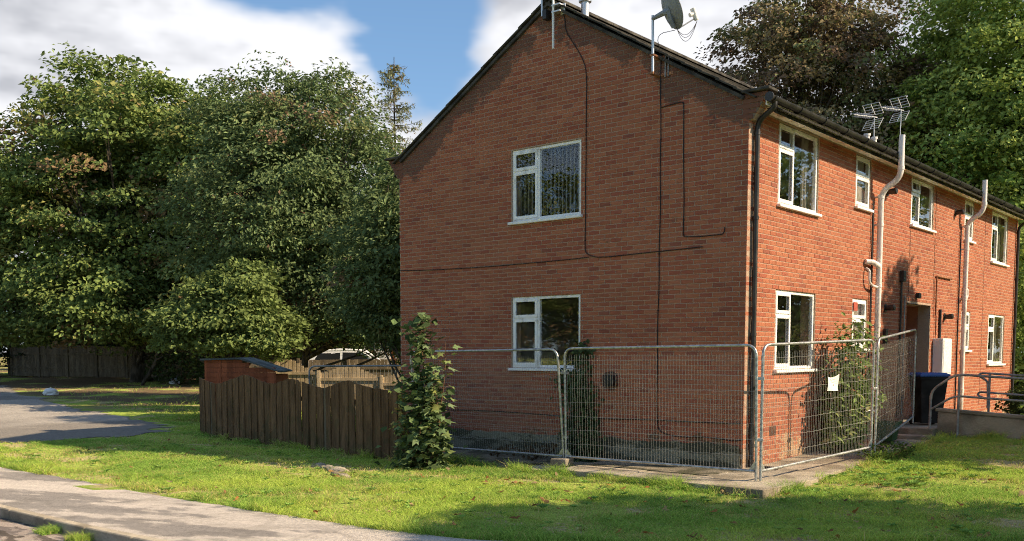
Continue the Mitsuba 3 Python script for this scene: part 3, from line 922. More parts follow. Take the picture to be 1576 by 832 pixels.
# ------------------------------------------------------------------ cables and fittings on the gable
CAB = [
    ('black cable hanging from the roof peak past the upper gable window', [(-3.50, 7.53), (-3.43, 7.46), (-3.42, 7.24), (-3.30, 7.05), (-3.09, 6.75), (-2.97, 6.46), (-2.965, 5.9), (-2.985, 5.4), (-2.97, 5.0), (-2.98, 4.43), (-2.985, 3.56), (-2.95, 3.44), (-2.75, 3.375), (-2.5, 3.365), (-1.89, 3.385), (-1.3, 3.395), (-0.73, 3.41)]),
    ('black cable sagging across the gable between the two windows', [(-7.53, 3.42), (-6.8, 3.385), (-6.04, 3.37), (-5.2, 3.36), (-4.43, 3.365), (-3.6, 3.37), (-2.97, 3.385), (-2.9, 3.39)]),
    ('long straight black cable dropping from the satellite dish to the ground', [(-1.53, 6.45), (-1.525, 5.69), (-1.51, 4.4), (-1.515, 3.25), (-1.535, 1.8), (-1.525, 0.64), (-1.48, 0.50), (-1.30, 0.455), (-1.1, 0.43), (-0.7, 0.455), (-0.37, 0.44), (-0.15, 0.42), (-0.01, 0.445)]),
    ('black cable making a square loop near the right of the gable', [(-1.51, 5.64), (-1.35, 5.66), (-1.11, 5.67), (-1.10, 5.0), (-1.085, 4.2), (-1.08, 3.59), (-0.8, 3.57), (-0.37, 3.575), (-0.36, 3.68)]),
    ('black cable running low along the foot of the gable', [(-7.2, 0.69), (-6.3, 0.675), (-5.47, 0.70), (-4.3, 0.69), (-3.25, 0.66), (-2.4, 0.66), (-1.67, 0.69), (-0.71, 0.68), (-0.04, 0.695)]),
]
for nm, pts in CAB:
    p = np.array(pts)
    p3 = np.column_stack([p[:, 0], np.full(len(p), -0.011), p[:, 1]])
    p3 = fillet(p3, 0.05, 4) if 'square loop' in nm else chaikin(p3, 2)
    p3[:, 0] += 0.006 * np.sin(p3[:, 2] * 5)
    key = thing('wall_cable', nm, 'cable')
    put(key + '__cable', tube(p3, 0.0078, 6), 'black_cable', smooth=True)
    s = np.r_[0, np.cumsum(np.linalg.norm(np.diff(p3, axis=0), axis=1))]
    for t in np.arange(0.4, s[-1], 0.9):
        c = np.array([np.interp(t, s, p3[:, k]) for k in range(3)])
        put(key + '__clip', cbox(c[0] - 0.013, c[0] + 0.013, -0.022, 0.0, c[2] - 0.008, c[2] + 0.008, 0.003), 'black_cable')

# caged flue outlet
key = thing('flue_outlet', 'round black wire guard over a flue outlet low on the gable', 'flue')
m = MB()
for k in range(10):
    a = k * math.pi / 5
    m.add(*tube([(-2.43 + 0.15 * math.cos(a), -0.004, 1.31 + 0.15 * math.sin(a)), (-2.43 + 0.14 * math.cos(a), -0.10, 1.31 + 0.14 * math.sin(a)), (-2.43 + 0.04 * math.cos(a), -0.15, 1.31 + 0.04 * math.sin(a))], 0.005, 5))
for r_, y_ in ((0.15, -0.02), (0.145, -0.07), (0.10, -0.125), (0.04, -0.15)):
    an = np.linspace(0, 2 * np.pi, 21)
    m.add(*tube(np.column_stack([-2.43 + r_ * np.cos(an), np.full(21, y_), 1.31 + r_ * np.sin(an)]), 0.005, 5, False))
put(key + '__wire_guard', m, 'black_plastic', smooth=True)
put(key + '__outlet', tube([(-2.43, -0.0, 1.31), (-2.43, -0.08, 1.31)], 0.10, 18), 'black_plastic', smooth=30)
key = thing('outlet_pipe', 'small black pipe stub on the gable right of the lower window', 'pipe')
put(key + '__stub', tube([(-2.98, 0.0, 1.91), (-2.98, -0.05, 1.91), (-2.95, -0.10, 1.90)], 0.028, 8), 'black_plastic', smooth=40)

# satellite dish on its pole
key = thing('satellite_dish', 'grey satellite dish on a pole above the right slope of the roof', 'satellite dish')
yM = -0.20
put(key + '__mast', tube(fillet([(-1.555, yM, 6.13), (-1.57, yM, 7.02)], 0.05), 0.021, 10), 'steel', smooth=40)
m = MB().add(*cbox(-1.64, -1.30, -0.012, 0.0, 6.12, 6.17, 0.003)).add(*cbox(-1.60, -1.53, yM - 0.03, -0.012, 6.12, 6.16, 0.003)).add(*cbox(-1.66, -1.46, -0.012, 0.0, 6.40, 6.44, 0.003)).add(*cbox(-1.60, -1.53, yM - 0.03, -0.012, 6.40, 6.43, 0.003))
put(key + '__wall_bracket', m, 'rusty', kind='stuff')
dn = np.array([0.42, 0.78, 0.42])
dn /= np.linalg.norm(dn)
du = np.cross([0, 0, 1.0], dn)
du /= np.linalg.norm(du)
dv = np.cross(dn, du)
DC = np.array([-1.27, yM - 0.02, 7.02])
rr, aa = np.meshgrid(np.linspace(0, 1, 8), np.linspace(0, 2 * np.pi, 33)[:-1], indexing='ij')


def dish_pt(r, a, o=0.0):
    return DC + (r * 0.245 * np.cos(a))[..., None] * du + (r * 0.31 * np.sin(a))[..., None] * dv + ((r ** 2 * 0.07) - o)[..., None] * dn


i, j = np.meshgrid(np.arange(7), np.arange(32), indexing='ij')
q = np.stack([i * 32 + j, i * 32 + (j + 1) % 32, (i + 1) * 32 + (j + 1) % 32, (i + 1) * 32 + j], -1).reshape(-1, 4)
v1, v2 = dish_pt(rr, aa).reshape(-1, 3), dish_pt(rr, aa, 0.006).reshape(-1, 3)
k = np.arange(32)
rim = np.stack([224 + k, 224 + (k + 1) % 32, 224 + 256 + (k + 1) % 32, 224 + 256 + k], 1)
put(key + '__dish', (np.vstack([v1, v2]), np.vstack([q, q[:, ::-1] + 256, rim])), 'dish_grey', smooth=40)
bp = DC - dn * 0.012
put(key + '__back_bracket', MB().add(*tube([bp, bp - dn * 0.07, [-1.57, yM, 6.97]], [0.05, 0.045, 0.03], 8)).add(*tube([bp + dv * 0.06, bp - dv * 0.12 - dn * 0.02, bp - dv * 0.26 - dn * 0.01], [0.035, 0.05, 0.03], 6)), 'dish_grey', smooth=40)
LN = DC + dn * 0.42 - dv * 0.20
put(key + '__feed_arm', tube([bp - dv * 0.30 + dn * 0.05, LN - dv * 0.05], 0.012, 6), 'dish_grey', smooth=True)
put(key + '__receiver', MB().add(*tube([LN - dv * 0.09, LN - dv * 0.07, LN + dv * 0.10], [0.03, 0.04, 0.042], 10)).add(*tube([LN + dv * 0.02, LN + dv * 0.02 - dn * 0.09], [0.03, 0.035], 10)), 'white_plastic', smooth=40)
for s_ in (0.0, 0.05, 0.12):
    A_, B_ = LN - dv * 0.10, bp - dv * (0.30 - s_ * 0.3) + dn * 0.04
    t = np.linspace(0, 1, 14)[:, None]
    put(key + '__cable', tube(A_ * (1 - t) + B_ * t - np.array([0, 0, 1.0]) * (0.14 + s_) * 4 * t * (1 - t), 0.004, 5), 'black_cable', smooth=True)
put(key + '__cable', tube(chaikin([bp - dv * 0.3, [-1.50, yM, 6.72], [-1.52, -0.05, 6.5], [-1.53, -0.012, 6.35], [-1.53, -0.012, 6.1]], 2), 0.005, 5), 'black_cable', smooth=True)
for xc in (-1.445, -1.39):
    put(key + '__cable_cover', tube([(xc, -0.015, 6.10), (xc + 0.005, -0.015, 6.42)], 0.012, 6), 'rail_steel', smooth=True)

# aerial poles at the gable peak
key = thing('aerial_pole', 'white aerial pole clamped to the gable peak', 'aerial')
put(key + '__pole', tube([(-3.59, -0.13, 6.93), (-3.60, -0.13, 9.3)], 0.021, 10), 'white_plastic', smooth=40)
put(key + '__bracket', MB().add(*cbox(-3.52, -3.42, -0.02, 0.0, 7.50, 7.68, 0.004)).add(*cbox(-3.62, -3.44, -0.15, -0.02, 7.52, 7.545, 0.003)).add(*cbox(-3.62, -3.44, -0.15, -0.02, 7.63, 7.655, 0.003)), 'steel')
put(key + '__antenna', MB().add(*tube([(-3.9, -0.13, 9.1), (-3.2, -0.13, 9.15)], 0.012, 6)), 'steel')
key = thing('aerial_pole', 'short pale pole end on the left of the gable peak', 'aerial')
put(key + '__pole', tube([(-3.84, -0.12, 7.52), (-3.86, -0.12, 8.5)], 0.018, 10), 'steel', smooth=40)
put(key + '__bracket', cbox(-3.82, -3.74, -0.14, 0.0, 7.46, 7.62, 0.005), 'black_plastic')

# two television aerials on the roof slope
for (bx, by, hz, nm) in ((-0.60, 6.70, 0.60, 'left of two television aerials on the roof, lower'), (-0.60, 8.25, 1.03, 'right of two television aerials on the roof, higher')):
    key = thing('television_aerial', nm, 'aerial')
    bz = roof_z(bx)
    tz = bz + hz
    put(key + '__mast', tube([(bx, by, bz - 0.1), (bx, by, tz)], 0.012, 6), 'steel', smooth=True)
    bd = np.array([-0.22, -0.97, -0.08])
    sd = np.array([0.975, -0.22, 0])
    o = np.array([bx, by, tz])
    put(key + '__boom', tube([o + bd * -0.1, o + bd * 0.72], 0.011, 6), 'steel', smooth=True)
    for q in range(10):
        c = o + bd * (0.12 + q * 0.062)
        put(key + '__element', MB().add(*tube([c - sd * 0.06 + [0, 0, 0.03], c + sd * 0.06 + [0, 0, 0.03]], 0.005, 5)).add(*tube([c - sd * 0.05 - [0, 0, 0.03], c + sd * 0.05 - [0, 0, 0.03]], 0.005, 5)), 'steel')
    for s_ in (1, -1):
        m = MB()
        for q in range(5):
            c = o - bd * 0.02 - bd * 0.045 * q * -0.9 + np.array([0, 0, s_ * (0.05 + 0.05 * q)])
            m.add(*tube([c - sd * 0.19, c + sd * 0.19], 0.006, 5))
        for w_ in (-0.19, 0.0, 0.19):
            m.add(*tube([o + sd * w_ + [0, 0, s_ * 0.05] - bd * 0.02, o + sd * w_ + bd * 0.142 + [0, 0, s_ * 0.25]], 0.008 if w_ == 0 else 0.005, 5))
        put(key + '__reflector', m, 'white_plastic')
for (bx, by) in ((-0.12, 5.05), (-0.12, 5.42)):
    put(BLK + '__roof__vent_cap', MB().add(*tube([(bx, by, roof_z(bx) - 0.1), (bx, by, roof_z(bx) + 0.16)], 0.05, 12)).add(*tube([(bx, by, roof_z(bx) + 0.16), (bx, by, roof_z(bx) + 0.2)], 0.065, 12)), 'pipe_paint', smooth=35)

# ------------------------------------------------------------------ slab path round the block
tag('slab_path', 'concrete slab path around the foot of the block', None, None, 'structure')
rs = np.random.default_rng(12)


def slab(x0, x1, y0, y1, z, tilt=(0, 0), t=0.12, ang=0):
    v, f = cbox(x0, x1, y0, y1, z - t, z, 0.008)
    c = np.array([(x0 + x1) / 2, (y0 + y1) / 2, z])
    v = rot(rot(v, [1, 0, 0], tilt[0], c), [0, 1, 0], tilt[1], c)
    v = rot(v, [0, 0, 1], ang, c)
    put('slab_path__slab', (v, f), 'dark_concrete' if x1 < -2.6 or (y0 > -1.1 and x1 < 0) else 'concrete')  # gable-side slabs: moss and the wall's shade both put into a darker concrete


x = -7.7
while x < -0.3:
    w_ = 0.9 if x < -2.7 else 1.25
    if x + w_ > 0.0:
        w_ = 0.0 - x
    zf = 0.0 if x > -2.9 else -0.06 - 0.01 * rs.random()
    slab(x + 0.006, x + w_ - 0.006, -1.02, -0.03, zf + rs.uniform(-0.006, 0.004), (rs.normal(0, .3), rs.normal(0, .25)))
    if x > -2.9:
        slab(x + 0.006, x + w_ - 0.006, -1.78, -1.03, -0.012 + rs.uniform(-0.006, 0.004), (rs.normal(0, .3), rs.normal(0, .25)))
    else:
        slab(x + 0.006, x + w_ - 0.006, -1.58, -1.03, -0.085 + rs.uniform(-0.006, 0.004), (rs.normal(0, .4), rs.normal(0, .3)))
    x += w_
slab(0.006, 1.33, -1.95, -0.62, 0.006, (0.4, -0.3), 0.13, -3)
for k in range(8):
    y0 = -0.60 + k * 0.9
    z = 0.002 + 0.030 * max(0, y0 + 0.2)
    slab(0.02, 0.78, y0, y0 + 0.888, z + rs.uniform(-0.004, 0.004), (1.9 + rs.normal(0, .3), 0))
    slab(0.79, 1.24 if k > 0 else 1.33, y0, y0 + 0.888, z + rs.uniform(-0.006, 0.004), (1.9 + rs.normal(0, .3), rs.normal(0, .4)))
put('slab_path__brick_bit', cbox(0.30, 0.52, 0.05, 0.14, 0.005, 0.06, 0.006), 'dark_render', label='loose dark brick lying on the path')

# ------------------------------------------------------------------ temporary fence panels
ZUP = np.array([0, 0, 1.0])


def heras(name_label, A, B, height=1.86, lean=0.0, top_gap=0.10, dark=False, legs=0.13, rw=0.0018):
    A, B = np.array(A, float), np.array(B, float)
    key = thing('temporary_fence_panel', name_label, 'fence panel', 'temporary wire fence panels round the block')
    al = B - A
    Lh = np.linalg.norm(al)
    e = al / Lh
    nrm = np.cross(e, ZUP)
    nrm /= np.linalg.norm(nrm)
    up = ZUP + nrm * lean
    up /= np.linalg.norm(up)
    mt = 'galvanised' if not dark else 'rail_steel'
    at = lambda s, h: A + e * s + up * h
    put(key + '__frame', tube(fillet([at(0, 0), at(0, height), at(Lh, height), at(Lh, 0)], 0.17, 7), 0.0205, 10), mt, smooth=40)
    put(key + '__bottom_rail', tube([at(0.021, legs), at(Lh - 0.021, legs)], 0.0205, 10), mt, smooth=40)
    m = MB()
    for (s0, d_) in ((0.02, 1), (Lh - 0.02, -1)):
        t_ = nrm * 0.004
        tri = [at(s0, legs), at(s0 + d_ * 0.11, legs), at(s0, legs + 0.13)]
        v = np.array([p + t_ for p in tri] + [p - t_ for p in tri])
        m.add(v, [(0, 1, 2), (5, 4, 3), (0, 3, 4), (0, 4, 1), (1, 4, 5), (1, 5, 2), (2, 5, 3), (2, 3, 0)])
    put(key + '__gusset', m, mt)
    m = MB()
    sway = np.random.default_rng(int(abs(A[0] * 100)) + 5)
    top = height - top_gap
    for s in np.arange(0.05, Lh - 0.03, 0.05):
        a = sway.normal(0, 0.003)
        hh = top + (0.0 if sway.random() > 0.25 else -0.02)
        m.add(*tube([at(s, legs), at(s + a, height * 0.5) + nrm * sway.normal(0, 0.006), at(s - a, hh)], rw, 4, False))
    for h in np.arange(legs + 0.21, top + 0.01, 0.222):
        ss = np.linspace(0.0, Lh, 12)
        pts = np.array([at(s, h + sway.normal(0, 0.004)) + nrm * 0.005 for s in ss])
        m.add(*tube(pts, rw * 0.9, 4, False))
    put(key + '__wire_mesh', m, 'mesh_wire', kind='stuff')
    return key, at, nrm


def clamp(key, p, e, half=0.05):
    e = np.array(e, float) / np.linalg.norm(e)
    v, f = cbox(-half, half, -0.028, 0.028, -0.022, 0.022, 0.006)
    v = rot(v, [0, 0, 1], math.degrees(math.atan2(e[1], e[0]))) + p
    put(key + '__clamp', (v, f), 'galvanised')


pB = heras('wire fence panel in front of the lower gable window, leaning left', (-6.06, -0.98, -0.06), (-2.59, -1.09, -0.02), 1.86, 0.10)
p2 = heras('wire fence panel across the right part of the shaded gable', (-2.54, -1.10, -0.02), (0.835, -1.245, 0.015), 1.86, 0.03)
p3 = heras('sunlit wire fence panel beside the side wall carrying a paper notice', (0.885, -1.21, 0.015), (1.16, 2.18, 0.12), 1.86, 0.0)
p4 = heras('wire fence panel angled from the lawn towards the doorway', (1.19, 2.27, 0.13), (0.47, 6.35, 0.38), 1.86, 0.0, rw=0.0009)
pA = heras('wire fence panel standing behind the wooden board fence', (-10.95, 0.35, -0.36), (-7.75, 1.55, -0.33), 1.84, 0.0, dark=True)
clamp(p2[0], np.array([-2.58, -1.10, 1.45]), (1, 0, 0), 0.07)
clamp(p2[0], np.array([-2.565, -1.10, 0.42]), (1, 0, 0), 0.05)
clamp(p3[0], np.array([0.86, -1.23, 1.42]), (1, 0.6, 0), 0.055)
clamp(p3[0], np.array([0.86, -1.23, 0.58]), (1, 0.6, 0), 0.055)
clamp(p4[0], np.array([1.175, 2.22, 1.2]), (0.2, 1, 0), 0.07)
# the notice on the near side panel
key = thing('paper_notice', 'white sheet of paper with faint writing tied to the wire fence', 'notice')
A3, e3 = np.array([0.885, -1.21, 0.015]), np.array([0.275, 3.39, 0.105])
e3 = e3 / np.linalg.norm(e3)
n3 = np.cross(e3, ZUP)
pc = A3 + e3 * 2.02
cor = []
NU, NV = 7, 9
for b_ in range(NV):
    for a_ in range(NU):
        u_, v_ = a_ / (NU - 1), b_ / (NV - 1)
        w_ = 0.37 - 0.02 * v_
        p = pc + e3 * (u_ - 0.5) * w_ + e3 * 0.03 * (1 - v_) * 0 + ZUP * (1.12 + 0.20 * v_ + (0.03 * (u_ - 0.3) ** 2 * 4 if v_ > 0.9 else 0.0) - 0.02 * (u_ - 0.5)) + n3 * (0.014 + 0.012 * math.sin(u_ * 4 + v_ * 3))
        cor.append(p)
q = [(b_ * NU + a_, b_ * NU + a_ + 1, (b_ + 1) * NU + a_ + 1, (b_ + 1) * NU + a_) for b_ in range(NV - 1) for a_ in range(NU - 1)]
put(key + '__sheet', (np.array(cor), np.array(q)), 'paper', smooth=True)
cor = np.array(cor).reshape(NV, NU, 3)


def on_sheet(u_, v_):
    a_, b_ = u_ * (NU - 1), v_ * (NV - 1)
    i_, j_ = min(int(a_), NU - 2), min(int(b_), NV - 2)
    fa, fb = a_ - i_, b_ - j_
    return (cor[j_, i_] * (1 - fa) + cor[j_, i_ + 1] * fa) * (1 - fb) + (cor[j_ + 1, i_] * (1 - fa) + cor[j_ + 1, i_ + 1] * fa) * fb + n3 * 0.003


m = MB()
for (u0_, v0_, u1_, v1_, t_) in ((0.22, 0.84, 0.40, 0.72, 0.03), (0.45, 0.83, 0.66, 0.85, 0.02), (0.30, 0.72, 0.40, 0.38, 0.03), (0.36, 0.60, 0.62, 0.66, 0.025), (0.62, 0.66, 0.74, 0.70, 0.02), (0.50, 0.45, 0.60, 0.47, 0.03), (0.48, 0.40, 0.60, 0.38, 0.03)):
    a_, b_ = on_sheet(u0_, v0_), on_sheet(u1_, v1_)
    c_, d_ = on_sheet(u1_, v1_ + t_), on_sheet(u0_, v0_ + t_)
    m.add(np.array([a_, b_, c_, d_]), [(0, 1, 2), (0, 2, 3)])
put(key + '__writing', m, 'ink')
# block foot of the panels
key = thing('block_foot', 'pale concrete block holding the fence posts at the edge of the lawn', 'block')
v, f = cbox(-2.72, -2.44, -1.32, -1.02, -0.03, 0.085, 0.015)
v = v + 0.012 * (meshkit.noise(v * 14, 3)[:, None] - 0.5)
put(key + '__block', (rot(v, [0, 0, 1], 12, (-2.58, -1.15, 0)), f), 'concrete')

# ------------------------------------------------------------------ old wooden board fence
key = thing('board_fence', 'weathered dark wooden board fence with a wavy top on the lawn', 'fence')
FA, FB = np.array([-12.50, -1.49]), np.array([-5.30, -2.10])
fl = np.linalg.norm(FB - FA)
fe = (FB - FA) / fl
fn_ = np.array([-fe[1], fe[0]])
rf = np.random.default_rng(5)
tops = [(0.0, 1.49), (0.25, 1.44), (0.6, 1.38), (0.97, 1.37), (1.53, 1.49), (2.0, 1.58), (2.46, 1.5), (2.89, 1.41), (3.2, 1.42), (3.45, 1.47), (3.81, 1.53), (4.26, 1.45), (4.92, 1.36), (5.34, 1.46), (5.71, 1.54), (5.98, 1.47), (6.43, 1.4), (6.89, 1.38), (7.4, 1.35)]
s, flipflop = 0.0, False
while s < fl - 0.02:
    w_ = rf.uniform(0.105, 0.14)
    h0, h1 = interp(tops, s), interp(tops, s + w_)
    b_ = 0.03 + rf.uniform(-0.02, 0.05)
    flipflop = not flipflop
    o = (0.0 if flipflop else 0.021) + rf.normal(0, 0.0015)
    ov = -0.004 if flipflop else 0.020
    v, f = cbox(s - ov, s + w_ + ov, -o - 0.018, -o, b_, 1.0, 0.003)
    hi = v[:, 2] > 0.9
    t_ = (v[:, 0] - s) / w_
    v[hi, 2] = (h0 * (1 - t_) + h1 * t_)[hi] - 0.13 + (v[hi, 2] - 1.0) + rf.normal(0, 0.006)
    ln = rf.normal(0, 0.008)
    v[:, 0] += v[:, 2] * ln
    P3 = np.column_stack([FA[0] + fe[0] * v[:, 0] + fn_[0] * v[:, 1], FA[1] + fe[1] * v[:, 0] + fn_[1] * v[:, 1], v[:, 2] - 0.12])
    put(key + '__plank', (P3, f), 'old_wood' if rf.random() > 0.04 else 'grey_wood')
    s += w_
for sp_ in (0.05, 1.9, 3.75, 5.55, fl - 0.1):
    h_ = interp(tops, sp_) - 0.30
    v, f = cbox(sp_ - 0.045, sp_ + 0.045, 0.045, 0.135, -0.3, h_ - 0.05, 0.006)
    put(key + '__post', (np.column_stack([FA[0] + fe[0] * v[:, 0] + fn_[0] * v[:, 1], FA[1] + fe[1] * v[:, 0] + fn_[1] * v[:, 1], v[:, 2]]), f), 'old_wood')
for zr in (0.25, 0.85):
    v, f = cbox(0.02, fl - 0.04, 0.002, 0.042, zr, zr + 0.085, 0.004)
    put(key + '__rail', (np.column_stack([FA[0] + fe[0] * v[:, 0] + fn_[0] * v[:, 1], FA[1] + fe[1] * v[:, 0] + fn_[1] * v[:, 1], v[:, 2]]), f), 'old_wood')

# ------------------------------------------------------------------ vegetation builders
def leaf_quads(C_, N_, U_, Ls, Wf=0.62, fold=0.12):
    """Leaves as two folded triangles each side of the midrib: C centres, N normals, U long directions, Ls lengths."""
    N_ = N_ / (np.linalg.norm(N_, axis=1, keepdims=True) + 1e-9)
    U_ = U_ - N_ * (U_ * N_).sum(1, keepdims=True)
    U_ = U_ / (np.linalg.norm(U_, axis=1, keepdims=True) + 1e-9)
    V_ = np.cross(N_, U_)
    L_ = Ls[:, None]
    a = C_ - U_ * L_ * 0.5
    b = C_ + V_ * L_ * Wf * 0.5 + N_ * L_ * fold
    c = C_ + U_ * L_ * 0.5
    d = C_ - V_ * L_ * Wf * 0.5 + N_ * L_ * fold
    n = len(C_)
    v = np.stack([a, b, c, d], 1).reshape(-1, 3)
    k = np.arange(n)[:, None] * 4
    f = np.stack([k + [0, 2, 1], k + [0, 3, 2]], 1).reshape(-1, 3)
    return v, f


def limb(m, a, b, ra, rb_, rng, bend=0.12, n=7, sides=6):
    a, b = np.array(a, float), np.array(b, float)
    t = np.linspace(0, 1, n)[:, None]
    L_ = np.linalg.norm(b - a)
    off = rng.normal(0, 1, 3) * bend * L_
    off2 = rng.normal(0, 1, 3) * bend * 0.4 * L_
    p = a * (1 - t) + b * t + off * (t * (1 - t)) * 1.6 + off2 * np.sin(t * np.pi * 2) * 0.5
    m.add(*tube(p, np.linspace(ra, rb_, n), sides))
    return p


def tree(name, label, base, lobes, nclump, per, leaf, palette, seed, trunk_r=0.22, clump_r=0.75, group=None, flat=0.38, shell=0.55, limbs=40, berries=None, multi=1, droop=0.0, category='tree', tint=None, wf=0.62):
    """lobes: (dx, dy, z, rx, ry, rz), relative to the base. palette: list of (weight, colour)."""
    rng = np.random.default_rng(seed)
    key = thing(name, label, category, group)
    base = np.array([base[0], base[1], float(terrain(base[0], base[1]))])
    lob = np.array(lobes, float)
    vol = lob[:, 3] * lob[:, 4] * lob[:, 5]
    vol = vol ** (2 / 3)
    pick = rng.choice(len(lob), nclump, p=vol / vol.sum())
    d = rng.normal(0, 1, (nclump, 3))
    d /= np.linalg.norm(d, axis=1, keepdims=True)
    r = shell + (1 - shell) * rng.random(nclump) ** 0.6
    low = rng.random(nclump) < 0.16
    r[low] *= 0.6
    L_ = lob[pick]
    # uneven outline: each direction of the crown has a reach of its own
    reach = 0.84 + 0.34 * meshkit.fbm(d * 1.9 + L_[:, :3] * 0.37 + seed, 3, seed)
    cen = L_[:, :3] + d * L_[:, 3:6] * (r * reach)[:, None]
    cen = cen + base
    keep = cen[:, 2] > base[2] + 0.25
    cen, d = cen[keep], d[keep]
    nclump = len(cen)
    # boughs: each clump is a set of sub-sprays
    cr = clump_r * rng.uniform(0.6, 1.35, nclump)
    idx = np.repeat(np.arange(nclump), per)
    g = rng.normal(0, 1, (len(idx), 3))
    g /= np.maximum(np.linalg.norm(g, axis=1, keepdims=True) / np.minimum(np.linalg.norm(g, axis=1, keepdims=True), 1.7), 1)
    off = g * [1, 1, flat] * cr[idx][:, None] * 0.62
    out = d[idx] * [1, 1, 0.25]
    off[:, 2] += (-0.16 - droop) * (off[:, :2] ** 2).sum(1) / cr[idx]
    pos = cen[idx] + off
    pos = pos + out * 0.12
    nrm = rng.normal(0, 0.55, (len(idx), 3)) + [0, 0, 0.9] + out * 0.5
    udir = out * 0.7 + off * 0.6 + rng.normal(0, 0.5, (len(idx), 3)) + [0, 0, -0.35]
    ls = leaf * rng.uniform(0.65, 1.25, len(idx))
    v, f = leaf_quads(pos, nrm, udir, ls, wf)
    w = np.array([p[0] for p in palette], float)
    cols = np.array([p[1] for p in palette], float)
    # colours keep together in boughs, a few leaves stray
    field = meshkit.fbm(cen * 0.35 + seed, 3, seed + 3)
    rank = np.clip((field - 0.25) / 0.5 + rng.normal(0, 0.18, nclump), 0, 0.9999)
    edges = np.cumsum(w / w.sum())
    pc = np.searchsorted(edges, rank)
    pc = np.minimum(pc, len(cols) - 1)
    lc = cols[pc][idx]
    stray = rng.random(len(idx)) < 0.22
    lc[stray] = cols[rng.choice(len(cols), stray.sum(), p=w / w.sum())]
    lc = lc * rng.uniform(0.75, 1.3, (len(idx), 1)) * rng.uniform(0.86, 1.14, nclump)[idx][:, None]
    mc = MB().add(v, f, np.repeat(lc, 4, axis=0))
    put(key + '__crown', mc, 'leaf', kind='stuff', color=mc.col())
    mt = MB()
    topz = max(l[2] + l[5] for l in lobes)
    for s_ in range(multi):
        fx = rng.normal(0, 0.25, 2) * (multi > 1)
        main = lob[int(np.argmax(vol))]
        tip = base + [main[0] * 0.8 + fx[0] * 4, main[1] * 0.8 + fx[1] * 4, topz * 0.82]
        b0 = base + [fx[0], fx[1], -0.2]
        tp = limb(mt, b0, tip, trunk_r * (1 if multi == 1 else 0.7), 0.03, rng, 0.05, 12, 9)
        # buttress
        mt.add(*tube([b0, b0 + [0, 0, 0.5]], [trunk_r * 1.35, trunk_r * 0.9], 9))
        sel = rng.choice(nclump, min(limbs // multi, nclump), replace=False)
        for q in sel:
            c = cen[q]
            hz = np.clip((c[2] - base[2]) * rng.uniform(0.35, 0.7), 0.9, topz * 0.75)
            k_ = int(np.argmin(np.abs(tp[:, 2] - base[2] - hz)))
            ra = max(0.02, trunk_r * 0.42 * (1 - k_ / 14))
            lp = limb(mt, tp[k_], c, ra, 0.012, rng, 0.10, 7, 5)
            for _ in range(2):
                c2 = c + rng.normal(0, 0.5, 3) * clump_r
                limb(mt, lp[4], c2, ra * 0.4, 0.008, rng, 0.1, 5, 4)
    put(key + '__trunk', mt, 'bark', smooth=True)
    if berries:
        mb_ = MB()
        ico = trimesh.creation.icosahedron()
        sel = rng.choice(nclump, berries)
        for q in sel:
            c = cen[q] + rng.normal(0, 0.35, 3) * clump_r + [0, 0, 0.05]
            for _ in range(7):
                mb_.add(ico.vertices * 0.026 + c + rng.normal(0, 0.06, 3), ico.faces)
        put(key + '__berries', mb_, 'rusty', kind='stuff', label='clusters of red berries')
    return key


GREEN_A = [(0.44, (0.215, 0.28, 0.085)), (0.40, (0.15, 0.21, 0.070)), (0.11, (0.33, 0.33, 0.11)), (0.05, (0.27, 0.185, 0.10))]
GREEN_B = [(0.50, (0.185, 0.245, 0.105)), (0.36, (0.14, 0.195, 0.085)), (0.11, (0.26, 0.285, 0.12)), (0.02, (0.27, 0.19, 0.12))]
GREEN_C = [(0.6, (0.20, 0.26, 0.085)), (0.4, (0.15, 0.20, 0.068))]
GREEN_R = [(0.46, (0.28, 0.37, 0.100)), (0.39, (0.42, 0.50, 0.15)), (0.15, (0.14, 0.22, 0.05))]
COPPER = [(0.36, (0.22, 0.155, 0.11)), (0.26, (0.31, 0.25, 0.14)), (0.38, (0.21, 0.23, 0.10))]
DARK = [(0.7, (0.075, 0.105, 0.040)), (0.3, (0.055, 0.080, 0.034))]
PALE = [(0.7, (0.12, 0.15, 0.075)), (0.3, (0.09, 0.12, 0.055))]

# left: a broad maple, a rowan before it, a pale tree beyond, a low bright tree in front
tree('maple_tree', 'broad maple with yellowing leaves and dark shade below at far left', (-34.9, 9.3), [(0, 0, 8.2, 5.4, 5.4, 5.6), (-2.2, -2.0, 5.6, 4.4, 4.0, 3.9), (2.2, 2.5, 6.4, 4.2, 4.2, 4.6), (-0.9, -0.6, 11.6, 3.0, 3.0, 3.0), (1.6, 0.8, 10.8, 2.6, 2.6, 2.6), (-3.0, -3.4, 8.5, 3.2, 3.2, 3.4), (1.5, -2.2, 3.5, 3.0, 2.8, 1.9), (-3.4, -3.6, 3.6, 3.0, 2.6, 1.9), (4.2, 0.8, 3.6, 2.6, 2.6, 2.0)], 1080, 105, 0.24, GREEN_A, 31, 0.34, 0.95, limbs=70)
tree('rowan_tree', 'grey green rowan with reddish berries left of the gable', (-18.9, 6.0), [(0, 0, 6.6, 3.2, 3.2, 4.0), (1.0, 1.2, 4.4, 2.5, 2.5, 2.6), (-0.7, -1.0, 5.4, 2.7, 2.7, 3.0), (0.5, 0.9, 8.6, 1.9, 1.9, 2.0), (-0.9, -0.8, 9.0, 1.5, 1.5, 1.7), (1.7, 2.0, 6.4, 1.8, 1.8, 2.4), (1.5, 1.2, 3.1, 1.8, 1.8, 1.25), (2.6, 2.7, 3.3, 1.6, 1.6, 1.5)], 1000, 100, 0.155, GREEN_B, 32, 0.17, 0.62, limbs=70, multi=2, berries=60, wf=0.5)
